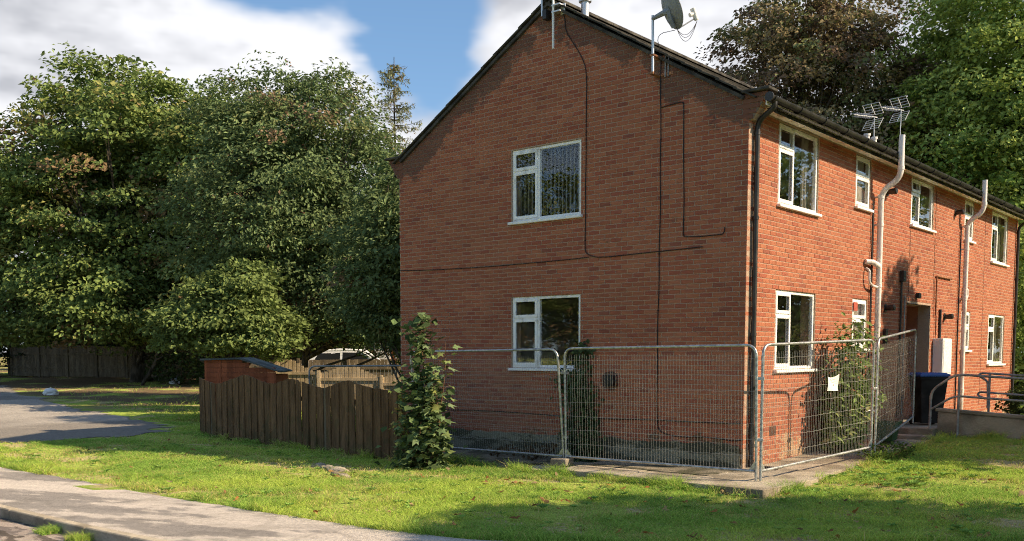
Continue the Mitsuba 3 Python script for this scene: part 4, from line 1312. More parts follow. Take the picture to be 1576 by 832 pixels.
tree('whitebeam_tree', 'low bright leafed tree in front of the rowan above the shed', (-17.2, 2.5), [(0.0, 0, 2.7, 1.2, 1.2, 1.0), (0.75, 0.75, 2.3, 0.9, 0.9, 0.75), (-0.9, -0.9, 2.35, 0.9, 0.9, 0.7), (0.3, 0.3, 3.5, 0.8, 0.8, 0.75), (-0.5, -0.4, 3.3, 0.7, 0.7, 0.55)], 230, 85, 0.15, GREEN_C, 33, 0.09, 0.55, limbs=30, shell=0.35)
tree('holly_tree', 'dark evergreen filling the space behind the far fence at left', (-44.5, 12.5), [(0, 0, 3.2, 3.2, 3.2, 3.0), (2.5, 2.0, 3.0, 2.6, 2.6, 2.8), (-2.6, -2.2, 2.8, 2.8, 2.8, 2.6)], 330, 90, 0.22, DARK, 37, 0.16, 0.8, limbs=20)
tree('holly_tree', 'dark evergreen behind the fence between the maple trunks', (-36.0, 16.5), [(0, 0, 3.2, 3.2, 3.2, 3.2), (2.4, 2.0, 2.8, 2.6, 2.6, 2.6)], 280, 90, 0.22, DARK, 38, 0.16, 0.8, limbs=20)
tree('holly_tree', 'dark evergreen at the left edge beyond the knee rail', (-48.0, 5.4), [(0, 0, 3.4, 3.4, 3.4, 3.2), (-2.4, -2.4, 3.0, 3.0, 3.0, 2.8)], 280, 90, 0.24, DARK, 39, 0.16, 0.9, limbs=20)
tree('maple_tree', 'dark leafy tree filling the gap between the maple and the rowan', (-28.5, 11.5), [(0, 0, 7.0, 4.0, 4.0, 5.2), (1.5, 2.0, 4.5, 3.4, 3.4, 3.4), (-1.0, -1.2, 9.6, 2.4, 2.4, 2.6)], 560, 95, 0.21, GREEN_A, 34, 0.24, 0.85, limbs=45)
tree('poplar_tree', 'pale leafed tree at the left edge behind the maple', (-49.0, 7.2), [(0, 0, 8.6, 3.6, 3.6, 4.6), (-1.5, -1.2, 6.5, 3.4, 3.4, 3.6)], 380, 90, 0.26, PALE, 35, 0.28, 0.9, limbs=25)
tree('rowan_tree', 'dark lower tree beside the left corner of the gable', (-14.8, 9.4), [(0, 0, 4.6, 2.1, 2.1, 2.9), (-0.6, -0.6, 3.0, 2.0, 2.0, 1.7), (0.3, 0.6, 6.2, 1.4, 1.4, 1.5)], 420, 95, 0.15, GREEN_B, 36, 0.13, 0.55, limbs=35, wf=0.5)
tree('rowan_tree', 'leafy tree close behind the left corner of the gable', (-10.3, 2.9), [(0, 0, 4.4, 1.6, 1.6, 2.1), (-0.5, 0.2, 3.6, 1.2, 1.3, 1.3)], 330, 95, 0.15, GREEN_B, 46, 0.1, 0.5, limbs=25, wf=0.5)
# right: copper tree and big green trees beyond the block
tree('copper_maple', 'brown leaved copper tree rising behind the roof', (-10.6, 25.6), [(0, 0, 11.5, 4.3, 4.3, 5.4), (-2.0, -1.6, 10.0, 3.0, 3.0, 3.6), (2.0, 1.5, 10.2, 3.4, 3.4, 4.6), (0.6, 0.4, 15.5, 3.0, 3.0, 3.4)], 780, 105, 0.20, COPPER, 41, 0.3, 0.8, limbs=55)
tree('sycamore_tree', 'tall bright green tree behind the far end of the block', (-3.0, 27.6), [(0, 0, 10.5, 4.6, 4.6, 6.0), (-1.8, -1.0, 7.6, 3.4, 3.4, 4.4), (1.6, 1.6, 7.0, 3.6, 3.6, 4.6), (0.4, 0.2, 15.0, 3.6, 3.6, 4.2)], 950, 105, 0.20, GREEN_R, 42, 0.3, 0.85, limbs=60)
tree('sycamore_tree', 'dense green tree at the right edge beyond the side wall', (1.2, 30.5), [(0, 0, 9.0, 4.4, 4.4, 6.4), (-1.0, -1.5, 4.6, 3.6, 3.6, 4.0), (1.0, 0, 14.6, 3.4, 3.4, 4.0)], 720, 100, 0.21, GREEN_R, 43, 0.3, 0.9, limbs=40)
tree('sycamore_tree', 'dark green tree low between the copper tree and the green trees', (-6.6, 30.5), [(0, 0, 8.0, 4.2, 4.2, 5.6), (0.5, -1.0, 12.0, 3.0, 3.0, 3.6)], 480, 95, 0.22, GREEN_R, 44, 0.25, 0.9, limbs=30)
tree('sycamore_tree', 'shaded tree just past the far corner of the block', (-1.4, 21.4), [(0, 0, 3.6, 1.9, 1.9, 2.6), (0.3, 0.2, 1.8, 1.8, 1.8, 1.4)], 260, 90, 0.15, GREEN_R, 45, 0.12, 0.6, limbs=20)
# trees outside the frame: they throw the shade on the lawn and stand in the panes' reflections
tree('sycamore_tree', 'leafy tree shading the front lawn from the right', (11.0, -0.4), [(0, 0.0, 5.2, 2.3, 2.3, 2.7), (0.3, -1.6, 4.8, 2.2, 2.3, 2.6)], 700, 60, 0.29, GREEN_R, 51, 0.16, 0.7, limbs=25)
tree('sycamore_tree', 'leafy tree shading the pavement from the right', (11.6, -5.2), [(0, 0, 5.0, 3.0, 3.0, 3.1)], 700, 60, 0.29, GREEN_R, 52, 0.16, 0.8, limbs=20)
tree('sycamore_tree', 'tree shading the doorway and ramp from the right', (9.0, 9.5), [(0, 0, 3.2, 2.4, 2.7, 2.9), (0.1, -0.2, 4.4, 1.8, 2.2, 1.8), (0.0, -2.1, 3.6, 1.9, 1.9, 2.4), (0.1, 1.5, 7.1, 0.95, 0.85, 2.9)], 850, 60, 0.29, GREEN_R, 53, 0.14, 0.65, limbs=25)
for q_, (x_, y_, h_, nm_) in enumerate(((10.5, 25.5, 10.5, 'tree beyond the lawn on the right, the nearer of two'), (16.5, 30.0, 12.5, 'tree beyond the lawn on the right, the farther of two'), (6.6, 34.0, 11.0, 'tree behind the far end of the ramp side lawn'))):
    tree('lime_tree', nm_, (x_, y_), [(0, 0, h_ * 0.54, 3.2, 3.2, h_ * 0.42), (0.5, 0.3, h_ * 0.3, 2.8, 2.8, h_ * 0.27)], 280, 60, 0.30, GREEN_R, 75 + q_, 0.2, 0.95, limbs=12)
for q, (x_, y_, h_) in enumerate(((-19.5, -33, 11.0), (-25.2, -31, 13.0), (-12, -34, 9.0), (-36, -25, 12.0), (-31.0, -30, 14.5), (-22, -38, 12.0))):
    tree('lime_tree', ['roundish tree across the road', 'tall tree across the road', 'small tree across the road', 'spreading tree across the road', 'slim tree across the road', 'broad tree across the road'][q], (x_, y_), [(0, 0, h_ * 0.56, 3.4, 3.4, h_ * 0.42), (0.6, 0.4, h_ * 0.32, 3.0, 3.0, h_ * 0.28)], 300, 70, 0.26, GREEN_A, 60 + q, 0.2, 0.95, limbs=15)


def conifer(label, base, H, seed):
    rng = np.random.default_rng(seed)
    key = thing('larch_tree', label, 'tree')
    b = np.array([base[0], base[1], float(terrain(*base))])
    mt = MB()
    pts = np.array([b + [0.10 * math.sin(t * 5), 0.08 * math.cos(t * 4), t * H] for t in np.linspace(0, 1, 14)])
    mt.add(*tube(pts, np.linspace(0.17, 0.015, 14), 8))
    P_, N_, U_ = [], [], []
    z = H * 0.38
    while z < H * 0.985:
        f_ = (z / H - 0.38) / 0.62
        n_ = rng.integers(2, 5)
        for _ in range(n_):
            a = rng.uniform(0, 2 * np.pi)
            L_ = (3.0 * (1 - f_) ** 0.75 + 0.3) * rng.uniform(0.35, 1.15)
            dr_ = np.array([math.cos(a), math.sin(a), 0])
            t = np.linspace(0, 1, 9)
            br = b + [0.10 * math.sin(z / H * 5), 0.08 * math.cos(z / H * 4), z] + dr_ * (t * L_)[:, None] + ZUP * ((-0.16 * t + 0.26 * t ** 2) * L_)[:, None]
            mt.add(*tube(br, np.linspace(0.026, 0.006, 9), 4))
            m_ = int(42 * L_ * rng.uniform(0.4, 1.3)) + 10
            tt = rng.uniform(0.15, 1.0, m_)
            pos = np.stack([np.interp(tt, t, br[:, k]) for k in range(3)], 1)
            pos = pos + rng.normal(0, 0.05, (m_, 3)) + ZUP * (-np.abs(rng.normal(0, 0.10, m_)))[:, None]
            P_.append(pos)
            U_.append(rng.normal(0, 0.5, (m_, 3)) + [0, 0, -0.9] + dr_ * 0.4)
        z += rng.uniform(0.22, 0.42) * (1.1 - 0.6 * f_)
    P_, U_ = np.vstack(P_), np.vstack(U_)
    v, f = leaf_quads(P_, rng.normal(0, 1, P_.shape), U_, rng.uniform(0.10, 0.24, len(P_)), 0.28, 0.02)
    c = np.array([0.24, 0.26, 0.14]) * rng.uniform(0.7, 1.4, (len(P_), 1))
    c[rng.random(len(P_)) < 0.2] = (0.28, 0.20, 0.11)
    mc = MB().add(v, f, np.repeat(c, 4, axis=0))
    put(key + '__crown', mc, 'leaf', kind='stuff', color=mc.col())
    put(key + '__trunk', mt, 'bark', smooth=True)


conifer('thin ragged larch against the sky left of the gable', (-30.9, 21.8), 16.4, 71)

# leaf variants shared by parts
def palmate(L_, seed, col):
    rng = np.random.default_rng(seed)
    ang = np.radians([-150, -105, -78, -52, -30, 0, 30, 52, 78, 105, 150])
    rad = np.array([0.30, 0.62, 0.42, 0.86, 0.50, 1.0, 0.50, 0.86, 0.42, 0.62, 0.30]) * L_ * 0.62
    rad = rad * rng.uniform(0.9, 1.1, 11)
    z = 0.10 * L_ * np.cos(ang * 3) * rng.uniform(0.3, 1) - 0.5 * (rad / L_) ** 2 * L_ * 0.5
    v = np.column_stack([np.cos(ang) * rad, np.sin(ang) * rad, z])
    v = np.vstack([[-0.05 * L_, 0, 0.0], v])
    f = np.array([(0, k, k + 1) for k in range(1, 11)])
    c = np.array(col) * rng.uniform(0.85, 1.15)
    return mikit.ply((v, f), 'leaf', smooth=True, color=np.broadcast_to(c, v.shape).copy())


def lance(L_, seed, col):
    rng = np.random.default_rng(seed)
    t = np.linspace(0, 1, 5)
    w = np.array([0.02, 0.16, 0.20, 0.12, 0.0]) * L_
    cz = -0.25 * L_ * t ** 2 * rng.uniform(0.5, 1.4)
    v = np.vstack([np.column_stack([t * L_, w, cz + 0.25 * w]), np.column_stack([t * L_, -w, cz + 0.25 * w]), np.column_stack([t * L_, 0 * t, cz])])
    f = []
    for k in range(4):
        f += [(k, k + 1, 11 + k), (k, 11 + k, 10 + k), (5 + k, 10 + k, 11 + k), (5 + k, 11 + k, 6 + k)]
    c = np.array(col) * rng.uniform(0.85, 1.15)
    return mikit.ply((v, np.array(f)), 'leaf', smooth=True, color=np.broadcast_to(c, v.shape).copy())


def add_leaf(key, shape, pos, nrm, fwd, scale=1.0):
    n_ = np.asarray(nrm, float)
    n_ /= np.linalg.norm(n_)
    x_ = np.asarray(fwd, float) - n_ * np.dot(fwd, n_)
    x_ /= np.linalg.norm(x_) + 1e-9
    y_ = np.cross(n_, x_)
    M = np.eye(4)
    M[:3, 0], M[:3, 1], M[:3, 2], M[:3, 3] = x_ * scale, y_ * scale, n_ * scale, pos
    d_ = dict(shape)
    d_['to_world'] = T(M.tolist())
    k, n = key, 1
    while k in scene:
        k = f'{key}_{n:03d}'
        n += 1
    scene[k] = d_


# sycamore sapling at the end of the board fence
key = thing('sycamore_sapling', 'tall young sycamore with large pale leaves between fence and gable', 'sapling')
rg = np.random.default_rng(81)
LV = [palmate(0.20, 300 + q, c) for q, c in enumerate([(0.21, 0.29, 0.12), (0.18, 0.26, 0.12), (0.25, 0.32, 0.12), (0.15, 0.22, 0.10), (0.23, 0.31, 0.16), (0.28, 0.31, 0.10)])]
SB = np.array([-4.45, -2.42, -0.12])
mst = MB()
cand = []
for q in range(14):
    a = rg.uniform(0, 2 * np.pi)
    top_h = [2.55, 2.05, 1.75, 1.4, 1.25, 1.1, 1.0, 0.9, 0.8, 0.7, 1.3, 1.15, 0.95, 0.6][q]
    sp_ = [0.10, 0.34, 0.34, 0.3, 0.42, 0.36, 0.42, 0.42, 0.36, 0.3, 0.2, 0.25, 0.25, 0.2][q]
    if q == 1:
        a = math.radians(20)
    b0 = SB + np.array([rg.normal(0, 0.16), rg.normal(0, 0.12), 0])
    tip = b0 + np.array([math.cos(a) * sp_, math.sin(a) * sp_ * 0.7, top_h])
    if q == 0:
        tip = SB + np.array([-0.10, 0.05, 2.52])
    p = limb(mst, b0, tip, 0.017, 0.005, rg, 0.05, 9, 6)
    for s_ in np.arange(0.10, 1.0, 0.115 / max(top_h, 0.5) * 0.9):
        c = np.array([np.interp(s_, np.linspace(0, 1, 9), p[:, k]) for k in range(3)])
        for o_ in (0, math.pi):
            an = s_ * 40 + o_ + rg.normal(0, 0.3)
            dr_ = np.array([math.cos(an), math.sin(an), 0.25])
            L_ = rg.uniform(0.08, 0.22) * (1.1 - 0.4 * s_)
            e_ = c + dr_ * L_
            cand.append((c, e_, dr_))
rg.shuffle(cand)
for (c, e_, dr_) in cand[:290]:
    mst.add(*tube([c, (c + e_) / 2 + [0, 0, 0.02], e_], [0.004, 0.003, 0.003], 4))
    add_leaf(key + '__leaf', LV[rg.integers(0, 6)], e_, [dr_[0] * 0.35 + rg.normal(0, 0.25), dr_[1] * 0.35 - 0.15 + rg.normal(0, 0.25), 0.9], [dr_[0], dr_[1], -0.45], rg.uniform(0.6, 1.25))
put(key + '__stem', mst, 'twig', smooth=True)
nF = 1400
zf = rg.random(nF) ** 1.4 * 1.45
cF = SB + np.column_stack([rg.normal(0, 1, nF) * (0.27 - 0.09 * zf), rg.normal(0, 0.22, nF), zf + 0.05])
cF[1000:] = SB + np.column_stack([-0.04 * np.linspace(0.7, 2.5, 400) + rg.normal(0, 0.13, 400), rg.normal(0, 0.11, 400), rg.uniform(0.7, 2.5, 400)])
v, f = leaf_quads(cF, rg.normal(0, 0.4, (nF, 3)) + [0, -0.2, 0.9], rg.normal(0, 1, (nF, 3)) + [0, 0, -0.4], rg.uniform(0.08, 0.17, nF), 0.85)
mF = MB().add(v, f, np.repeat(np.array([0.11, 0.16, 0.065]) * rg.uniform(0.5, 1.4, (nF, 1)), 4, axis=0))
put(key + '__foliage', mF, 'leaf', kind='stuff', color=mF.col())
# yellowing climber at its foot
key = thing('bindweed_climber', 'yellow green climbing weed against the right end of the board fence', 'plant')
mst = MB()
p = chaikin([(-5.05, -2.42, -0.1), (-4.92, -2.40, 0.3), (-5.05, -2.38, 0.65), (-5.0, -2.35, 1.0), (-5.1, -2.33, 1.2)], 2)
mst.add(*tube(p, 0.008, 5))
p2_ = chaikin([(-4.85, -2.45, -0.1), (-4.82, -2.46, 0.25), (-4.9, -2.44, 0.6)], 2)
mst.add(*tube(p2_, 0.007, 5))
put(key + '__stem', mst, 'twig', smooth=True)
LY = [palmate(0.11, 330 + q, c) for q, c in enumerate([(0.34, 0.38, 0.10), (0.27, 0.34, 0.09), (0.42, 0.34, 0.11)])]
for q in range(130):
    src = p if rg.random() < 0.7 else p2_
    c = src[rg.integers(0, len(src))] + rg.normal(0, 0.075, 3)
    add_leaf(key + '__leaf', LY[rg.integers(0, 3)], c, rg.normal(0, 0.5, 3) + [0, -0.5, 0.6], rg.normal(0, 1, 3) + [0, 0, -0.8], rg.uniform(0.6, 1.2))

# bush on the side wall
key = thing('elder_bush', 'tall leafy bush growing against the sunlit side wall behind the fence', 'bush')
LE = [lance(0.15, 340 + q, c) for q, c in enumerate([(0.24, 0.32, 0.10), (0.30, 0.36, 0.12), (0.17, 0.25, 0.08), (0.42, 0.42, 0.15)])]
mst = MB()
sprays = []
for q in range(20):
    y0 = rg.uniform(2.5, 3.2)
    ty, tz, tx = rg.uniform(2.45, 3.7), rg.uniform(0.8, 2.1), rg.uniform(0.2, 0.7)
    if q < 4:
        tz, ty = 2.3 - 0.06 * q, 2.75 + 0.27 * q
    p = limb(mst, (0.25 + rg.uniform(0, 0.2), y0, 0.0), (tx, ty, tz), 0.02, 0.006, rg, 0.08, 8, 6)
    for s_ in np.arange(0.12, 1.0, 0.085):
        sprays.append(np.array([np.interp(s_, np.linspace(0, 1, 8), p[:, k]) for k in range(3)]))
put(key + '__stem', mst, 'twig', smooth=True)
cnt, mrest = 0, MB()
RP, RN, RU, RL = [], [], [], []
for c in sprays:
    a = rg.uniform(0, 2 * np.pi)
    ax = np.array([abs(math.cos(a)) * 0.8 + 0.1, math.sin(a), rg.uniform(-0.2, 0.5)])
    for t_ in np.linspace(0.05, 0.26, 4):
        for sd_ in (1, -1):
            pos = c + ax * t_ + rg.normal(0, 0.02, 3)
            if pos[0] < 0.03:
                pos[0] = 0.03 + rg.random() * 0.05
            sv = np.cross(ax, ZUP) * sd_
            if cnt < 290 and rg.random() < 0.32:
                add_leaf(key + '__leaf', LE[rg.integers(0, 4)], pos, rg.normal(0, 0.3, 3) + [0.2, -0.1, 0.9], sv + ax * 0.6 + [0, 0, -0.5], rg.uniform(0.7, 1.2))
                cnt += 1
            else:
                RP.append(pos)
                RN.append(rg.normal(0, 0.4, 3) + [0.2, -0.1, 0.9])
                RU.append(sv + ax * 0.6 + [0, 0, -0.5])
                RL.append(0.14 * rg.uniform(0.7, 1.2))
ex = 2600
for q in range(ex):
    c = sprays[rg.integers(0, len(sprays))]
    RP.append(np.maximum(c + rg.normal(0, [0.10, 0.11, 0.12], 3), [0.03, 2.2, 0.05]))
    RN.append(rg.normal(0, 0.5, 3) + [0.2, 0, 0.8])
    RU.append(rg.normal(0, 1, 3))
    RL.append(0.12 * rg.uniform(0.6, 1.2))
v, f = leaf_quads(np.array(RP), np.array(RN), np.array(RU), np.array(RL), 0.5)
cc = np.array([0.20, 0.28, 0.09]) * rg.uniform(0.5, 1.5, (len(RP), 1))
mrest.add(v, f, np.repeat(cc, 4, axis=0))
put(key + '__foliage', mrest, 'leaf', kind='stuff', color=mrest.col())

# ivy on the gable behind the second panel, and a smaller one left of it
def climber(label, pts, n, spread, size, col, seed):
    rng = np.random.default_rng(seed)
    key = thing('ivy_climber', label, 'plant')
    m = MB()
    allp = []
    for path in pts:
        p = chaikin(path, 2)
        m.add(*tube(p, 0.008, 5))
        allp.append(p)
    put(key + '__stem', m, 'twig', smooth=True)
    A_ = np.vstack(allp)
    c = A_[rng.integers(0, len(A_), n)] + rng.normal(0, 1, (n, 3)) * spread
    c[:, 1] = np.minimum(c[:, 1], -0.02)
    v, f = leaf_quads(c, rng.normal(0, 0.45, (n, 3)) + [0, -0.7, 0.5], rng.normal(0, 0.5, (n, 3)) + [0, 0, -0.8], size * rng.uniform(0.6, 1.3, n), 0.8)
    cc = np.array(col) * rng.uniform(0.6, 1.5, (n, 1))
    mm = MB().add(v, f, np.repeat(cc, 4, axis=0))
    put(key + '__foliage', mm, 'leaf', kind='stuff', color=mm.col())


climber('dark ivy climbing the gable behind the second wire panel', [[(-2.85, -0.12, 0), (-3.0, -0.10, 0.6), (-3.0, -0.08, 1.2), (-3.0, -0.05, 1.8)], [(-2.75, -0.15, 0), (-2.75, -0.12, 0.5), (-2.85, -0.08, 1.0)], [(-3.1, -0.2, 0), (-3.2, -0.15, 0.7), (-3.1, -0.1, 1.3)]], 1300, (0.10, 0.07, 0.13), 0.09, (0.075, 0.105, 0.045), 91)
climber('thin dark ivy hanging left of the fence joint below the lower gable window', [[(-3.15, -0.10, 0.0), (-3.1, -0.08, 0.7), (-3.25, -0.05, 1.25), (-3.5, -0.04, 1.3)]], 160, (0.09, 0.05, 0.09), 0.08, (0.075, 0.105, 0.045), 92)
climber('dead brown weeds lying along the gable foot behind the left wire panel', [[(-4.7, -0.4, -0.02), (-4.2, -0.5, 0.12), (-3.7, -0.45, 0.0)], [(-3.6, -0.6, 0.0), (-3.3, -0.55, 0.15)]], 130, (0.12, 0.10, 0.06), 0.08, (0.09, 0.06, 0.035), 93)

# ------------------------------------------------------------------ doorway landing, ramp wall, steps, rails, bin, crate
key = thing('entrance_ramp', 'low concrete ramp wall and landing before the doorway', 'ramp')
m = MB().add(*cbox(1.10, 3.6, 5.80, 5.98, -0.2, 0.66, 0.012))
v = m.arr()[0]
ptop = v[:, 2] > 0.5
v[ptop, 2] -= (v[ptop, 0] - 1.1) * 0.055
put(key + '__wall', (v, m.arr()[1]), 'concrete')
v, f = cbox(3.605, 8.0, 5.80, 5.98, -0.2, 0.52, 0.012)
v[v[:, 2] > 0.4, 2] -= (v[v[:, 2] > 0.4, 0] - 3.6) * 0.055
put(key + '__wall', (v, f), 'concrete')
v, f = cbox(1.06, 8.0, 5.77, 6.01, 0.0, 0.06, 0.01)
v[:, 2] += 0.665 - (v[:, 0] - 1.1) * 0.055
put(key + '__coping', (v, f), 'concrete')
put(key + '__landing', cbox(0.01, 1.09, 6.02, 9.4, -0.1, 0.30, 0.01), 'concrete')
put(key + '__deck', (lambda v, f: (np.column_stack([v[:, 0], v[:, 1], np.where(v[:, 2] > 0, 0.35 - (v[:, 0] - 1.1) * 0.05, v[:, 2])]), f))(*box(1.11, 8.0, 5.99, 7.4, -0.2, 0.3)), 'concrete')
put(key + '__step', cbox(0.62, 1.09, 5.58, 6.0, -0.1, 0.34, 0.01), 'concrete')
put(key + '__step', cbox(0.45, 1.09, 5.24, 5.57, -0.1, 0.22, 0.01), 'concrete')


def handrail(label, y, xs0, zs, posts, zlow, back=False):
    key = thing('handrail', label, 'handrail')
    (xa, za, xb, zb, xe, ze) = zs
    if not back:
        put(key + '__rail', tube(fillet([(xa, y, 0.10), (xa, y, za), (xb, y, zb), (xe, y, ze)], 0.16, 6), 0.024, 10), 'rail_steel', smooth=40)
        put(key + '__rail', tube(fillet([(xa, y, za - 0.36), (xb, y, zb - 0.40), (xe, y, ze - 0.40)], 0.14, 6), 0.021, 10), 'rail_steel', smooth=40)
    else:
        put(key + '__rail', tube(fillet([(xe, y, ze), (xa, y, za), (xa - 0.05, y - 0.02, za - 0.05), (xa + 0.12, y, za - 0.16), (xb + 0.14, y, za - 0.45), (xb + 0.14, y, za - 0.7)], 0.05, 4), 0.022, 10), 'rail_steel', smooth=40)
        put(key + '__rail', tube(fillet([(xe, y, ze - 0.39), (xa - 0.02, y, za - 0.38), (xa - 0.06, y, za - 0.44), (xa + 0.10, y, za - 0.52)], 0.05, 4), 0.02, 10), 'rail_steel', smooth=40)
    for (xp, zt_) in posts:
        put(key + '__post', tube([(xp, y + 0.001, zlow), (xp, y + 0.001, zt_)], 0.023, 10), 'rail_steel', smooth=40)


handrail('grey steel handrail with a curved end along the front of the ramp', 5.68, None, (1.0, 1.06, 1.42, 1.375, 8.0, 1.02), [(1.50, 1.37), (3.3, 1.27), (5.2, 1.17)], 0.15)
handrail('grey steel handrail behind the front one on the far side of the ramp', 7.45, None, (1.42, 1.375, 1.42, 1.37, 8.0, 1.02), [(1.58, 1.36), (3.4, 1.27), (5.3, 1.17)], 0.2, True)

# wheeled bin
key = thing('wheelie_bin', 'black wheeled bin with a blue lid beside the doorway', 'bin')
BC = np.array([0.46, 7.25, 0.30])
ring = lambda w_, d_, z: [(-w_, -d_, z), (w_, -d_, z), (w_, d_, z), (-w_, d_, z)]
v = np.array(ring(0.20, 0.22, 0.05) + ring(0.27, 0.31, 0.93) + ring(0.29, 0.33, 0.94) + ring(0.29, 0.33, 1.0))
f = [(3, 2, 1, 0)] + [(r * 4 + k, r * 4 + (k + 1) % 4, r * 4 + 4 + (k + 1) % 4, r * 4 + 4 + k) for r in range(3) for k in range(4)] + [(12, 13, 14, 15)]
put(key + '__body', (rot(v, [0, 0, 1], 40) + BC, np.array(f)), 'bin_black')
m = trimesh.convex.convex_hull(np.array(ring(0.305, 0.35, 1.003) + ring(0.305, 0.35, 1.035) + ring(0.24, 0.28, 1.075)))
put(key + '__lid', (rot(np.array(m.vertices), [0, 0, 1], 40) + BC, np.array(m.faces)), 'bin_blue')
put(key + '__handle', (lambda v, f: (rot(v, [0, 0, 1], 40) + BC, f))(*tube([(-0.22, 0.38, 0.99), (0.22, 0.38, 0.99)], 0.016, 8)), 'bin_black', smooth=40)
for sx in (-0.22, 0.22):
    put(key + '__wheel', (lambda v, f: (rot(v, [0, 0, 1], 40) + BC, f))(*tube([(sx - 0.025, 0.22, 0.10), (sx + 0.025, 0.22, 0.10)], 0.10, 16)), 'tyre', smooth=30)
# crate
key = thing('recycling_crate', 'dark green plastic crate on the path below the near waste pipe', 'crate')
CC_ = np.array([0.55, 4.55, 0.17])
v = np.array(ring(0.17, 0.24, 0.0) + ring(0.21, 0.29, 0.30) + ring(0.235, 0.315, 0.30) + ring(0.235, 0.315, 0.34) + ring(0.205, 0.285, 0.34) + ring(0.165, 0.235, 0.02))
f = [(3, 2, 1, 0)] + [(r * 4 + k, r * 4 + (k + 1) % 4, r * 4 + 4 + (k + 1) % 4, r * 4 + 4 + k) for r in range(5) for k in range(4)] + [(20, 21, 22, 23)]
put(key + '__tub', (rot(v, [0, 0, 1], 8) + CC_, np.array(f)), 'green_plastic')
put(key + '__rim', (rot(np.array(box(-0.24, 0.24, -0.322, -0.316, 0.29, 0.345)[0]), [0, 0, 1], 8) + CC_, box(0, 1, 0, 1, 0, 1)[1]), 'green_plastic')


# hedge by the ramp
def shrub(name, label, c, r, n, leaf, col, seed, category='shrub'):
    rng = np.random.default_rng(seed)
    key = thing(name, label, category)
    d = rng.normal(0, 1, (n, 3))
    d /= np.linalg.norm(d, axis=1, keepdims=True)
    rr_ = rng.uniform(0.55, 1.0, (n, 1)) * (0.8 + 0.4 * meshkit.fbm(d * 2.3 + seed, 3, seed))[:, None]
    p = np.array(c) + d * rr_ * r
    p = p[p[:, 2] > c[2] - r[2] * 0.95]
    k = len(p)
    v, f = leaf_quads(p, rng.normal(0, 0.5, (k, 3)) + [0, 0, 0.7], rng.normal(0, 1, (k, 3)), leaf * rng.uniform(0.6, 1.3, k), 0.6)
    cc = np.array(col) * rng.uniform(0.6, 1.5, (k, 1))
    mm = MB().add(v, f, np.repeat(cc, 4, axis=0))
    put(key + '__foliage', mm, 'leaf', kind='stuff', color=mm.col())
    ms = MB()
    for _ in range(9):
        q = p[rng.integers(0, k)]
        limb(ms, (c[0] + rng.normal(0, 0.1), c[1] + rng.normal(0, 0.1), c[2] - r[2]), q, 0.02, 0.006, rng, 0.1, 5, 5)
    put(key + '__stem', ms, 'twig', smooth=True)


shrub('hedge_bush', 'low dark bush beyond the ramp rails at the right edge', (2.05, 9.6, 0.62), (0.85, 1.0, 0.55), 1900, 0.10, (0.045, 0.065, 0.022), 95)
shrub('bramble_patch', 'undergrowth beneath the maple in front of the far fence', (-31.5, 9.4, 1.2), (2.6, 1.0, 0.8), 1300, 0.18, (0.07, 0.10, 0.035), 97)
shrub('bramble_patch', 'weedy clump at the corner of the slab path beside the fence panel', (1.35, 2.45, 0.16), (0.40, 0.75, 0.16), 420, 0.07, (0.085, 0.13, 0.03), 98)

# ------------------------------------------------------------------ things behind the board fence and under the trees
key = thing('garden_shed', 'small red brown wooden shed with a grey felt roof', 'shed')
SH = np.array([-14.62, 1.02])
se = np.array([0.64, 0.52])
se /= np.linalg.norm(se)
sn = np.array([-se[1], se[0]])
gz = float(terrain(*SH)) - 0.02


def to_shed(v):
    v = np.asarray(v, float)
    return np.column_stack([SH[0] + se[0] * v[:, 0] + sn[0] * v[:, 1], SH[1] + se[1] * v[:, 0] + sn[1] * v[:, 1], gz + v[:, 2]])


hE, hR = 1.60, 1.86
for k in range(15):
    z0_ = 0.02 + k * 0.122
    if z0_ + 0.12 < hE + 0.1:
        a_ = -0.92
        b_ = 0.92 if z0_ < hE - 0.12 else 0.92 - (z0_ - hE + 0.12) * 2.6
        v, f = cbox(a_, b_, -0.02 - 0.012 * (k % 2), 0.0, z0_, z0_ + 0.118, 0.003)
        put(key + '__plank', (to_shed(v), f), 'shed_wood')
    elif z0_ < hR - 0.1:
        v, f = cbox(-0.92, 0.25 - (z0_ - hE) * 1.5, -0.02, 0.0, z0_, min(z0_ + 0.118, hR - 0.06), 0.003)
        put(key + '__plank', (to_shed(v), f), 'shed_wood')
put(key + '__corner_post', (to_shed(cbox(-0.55, -0.49, -0.045, -0.02, 0.0, hR - 0.06)[0]), cbox(-0.55, -0.49, -0.045, -0.02, 0.0, hR - 0.06)[1]), 'shed_wood')
put(key + '__wall', (to_shed(box(-0.92, 0.92, 0.001, 1.2, 0.0, hE - 0.18)[0]), box(0, 1, 0, 1, 0, 1)[1]), 'shed_wood')
pts = sg.Polygon([(-1.0, hR - 0.03), (0.0, hR), (1.04, hE - 0.08), (1.04, hE - 0.12), (0.0, hR - 0.045), (-1.0, hR - 0.075)])
v, f = extrude(pts, 1.35)
put(key + '__roof', (to_shed(np.column_stack([v[:, 0], -0.12 + v[:, 2], v[:, 1]])), f[:, ::-1]), 'felt')


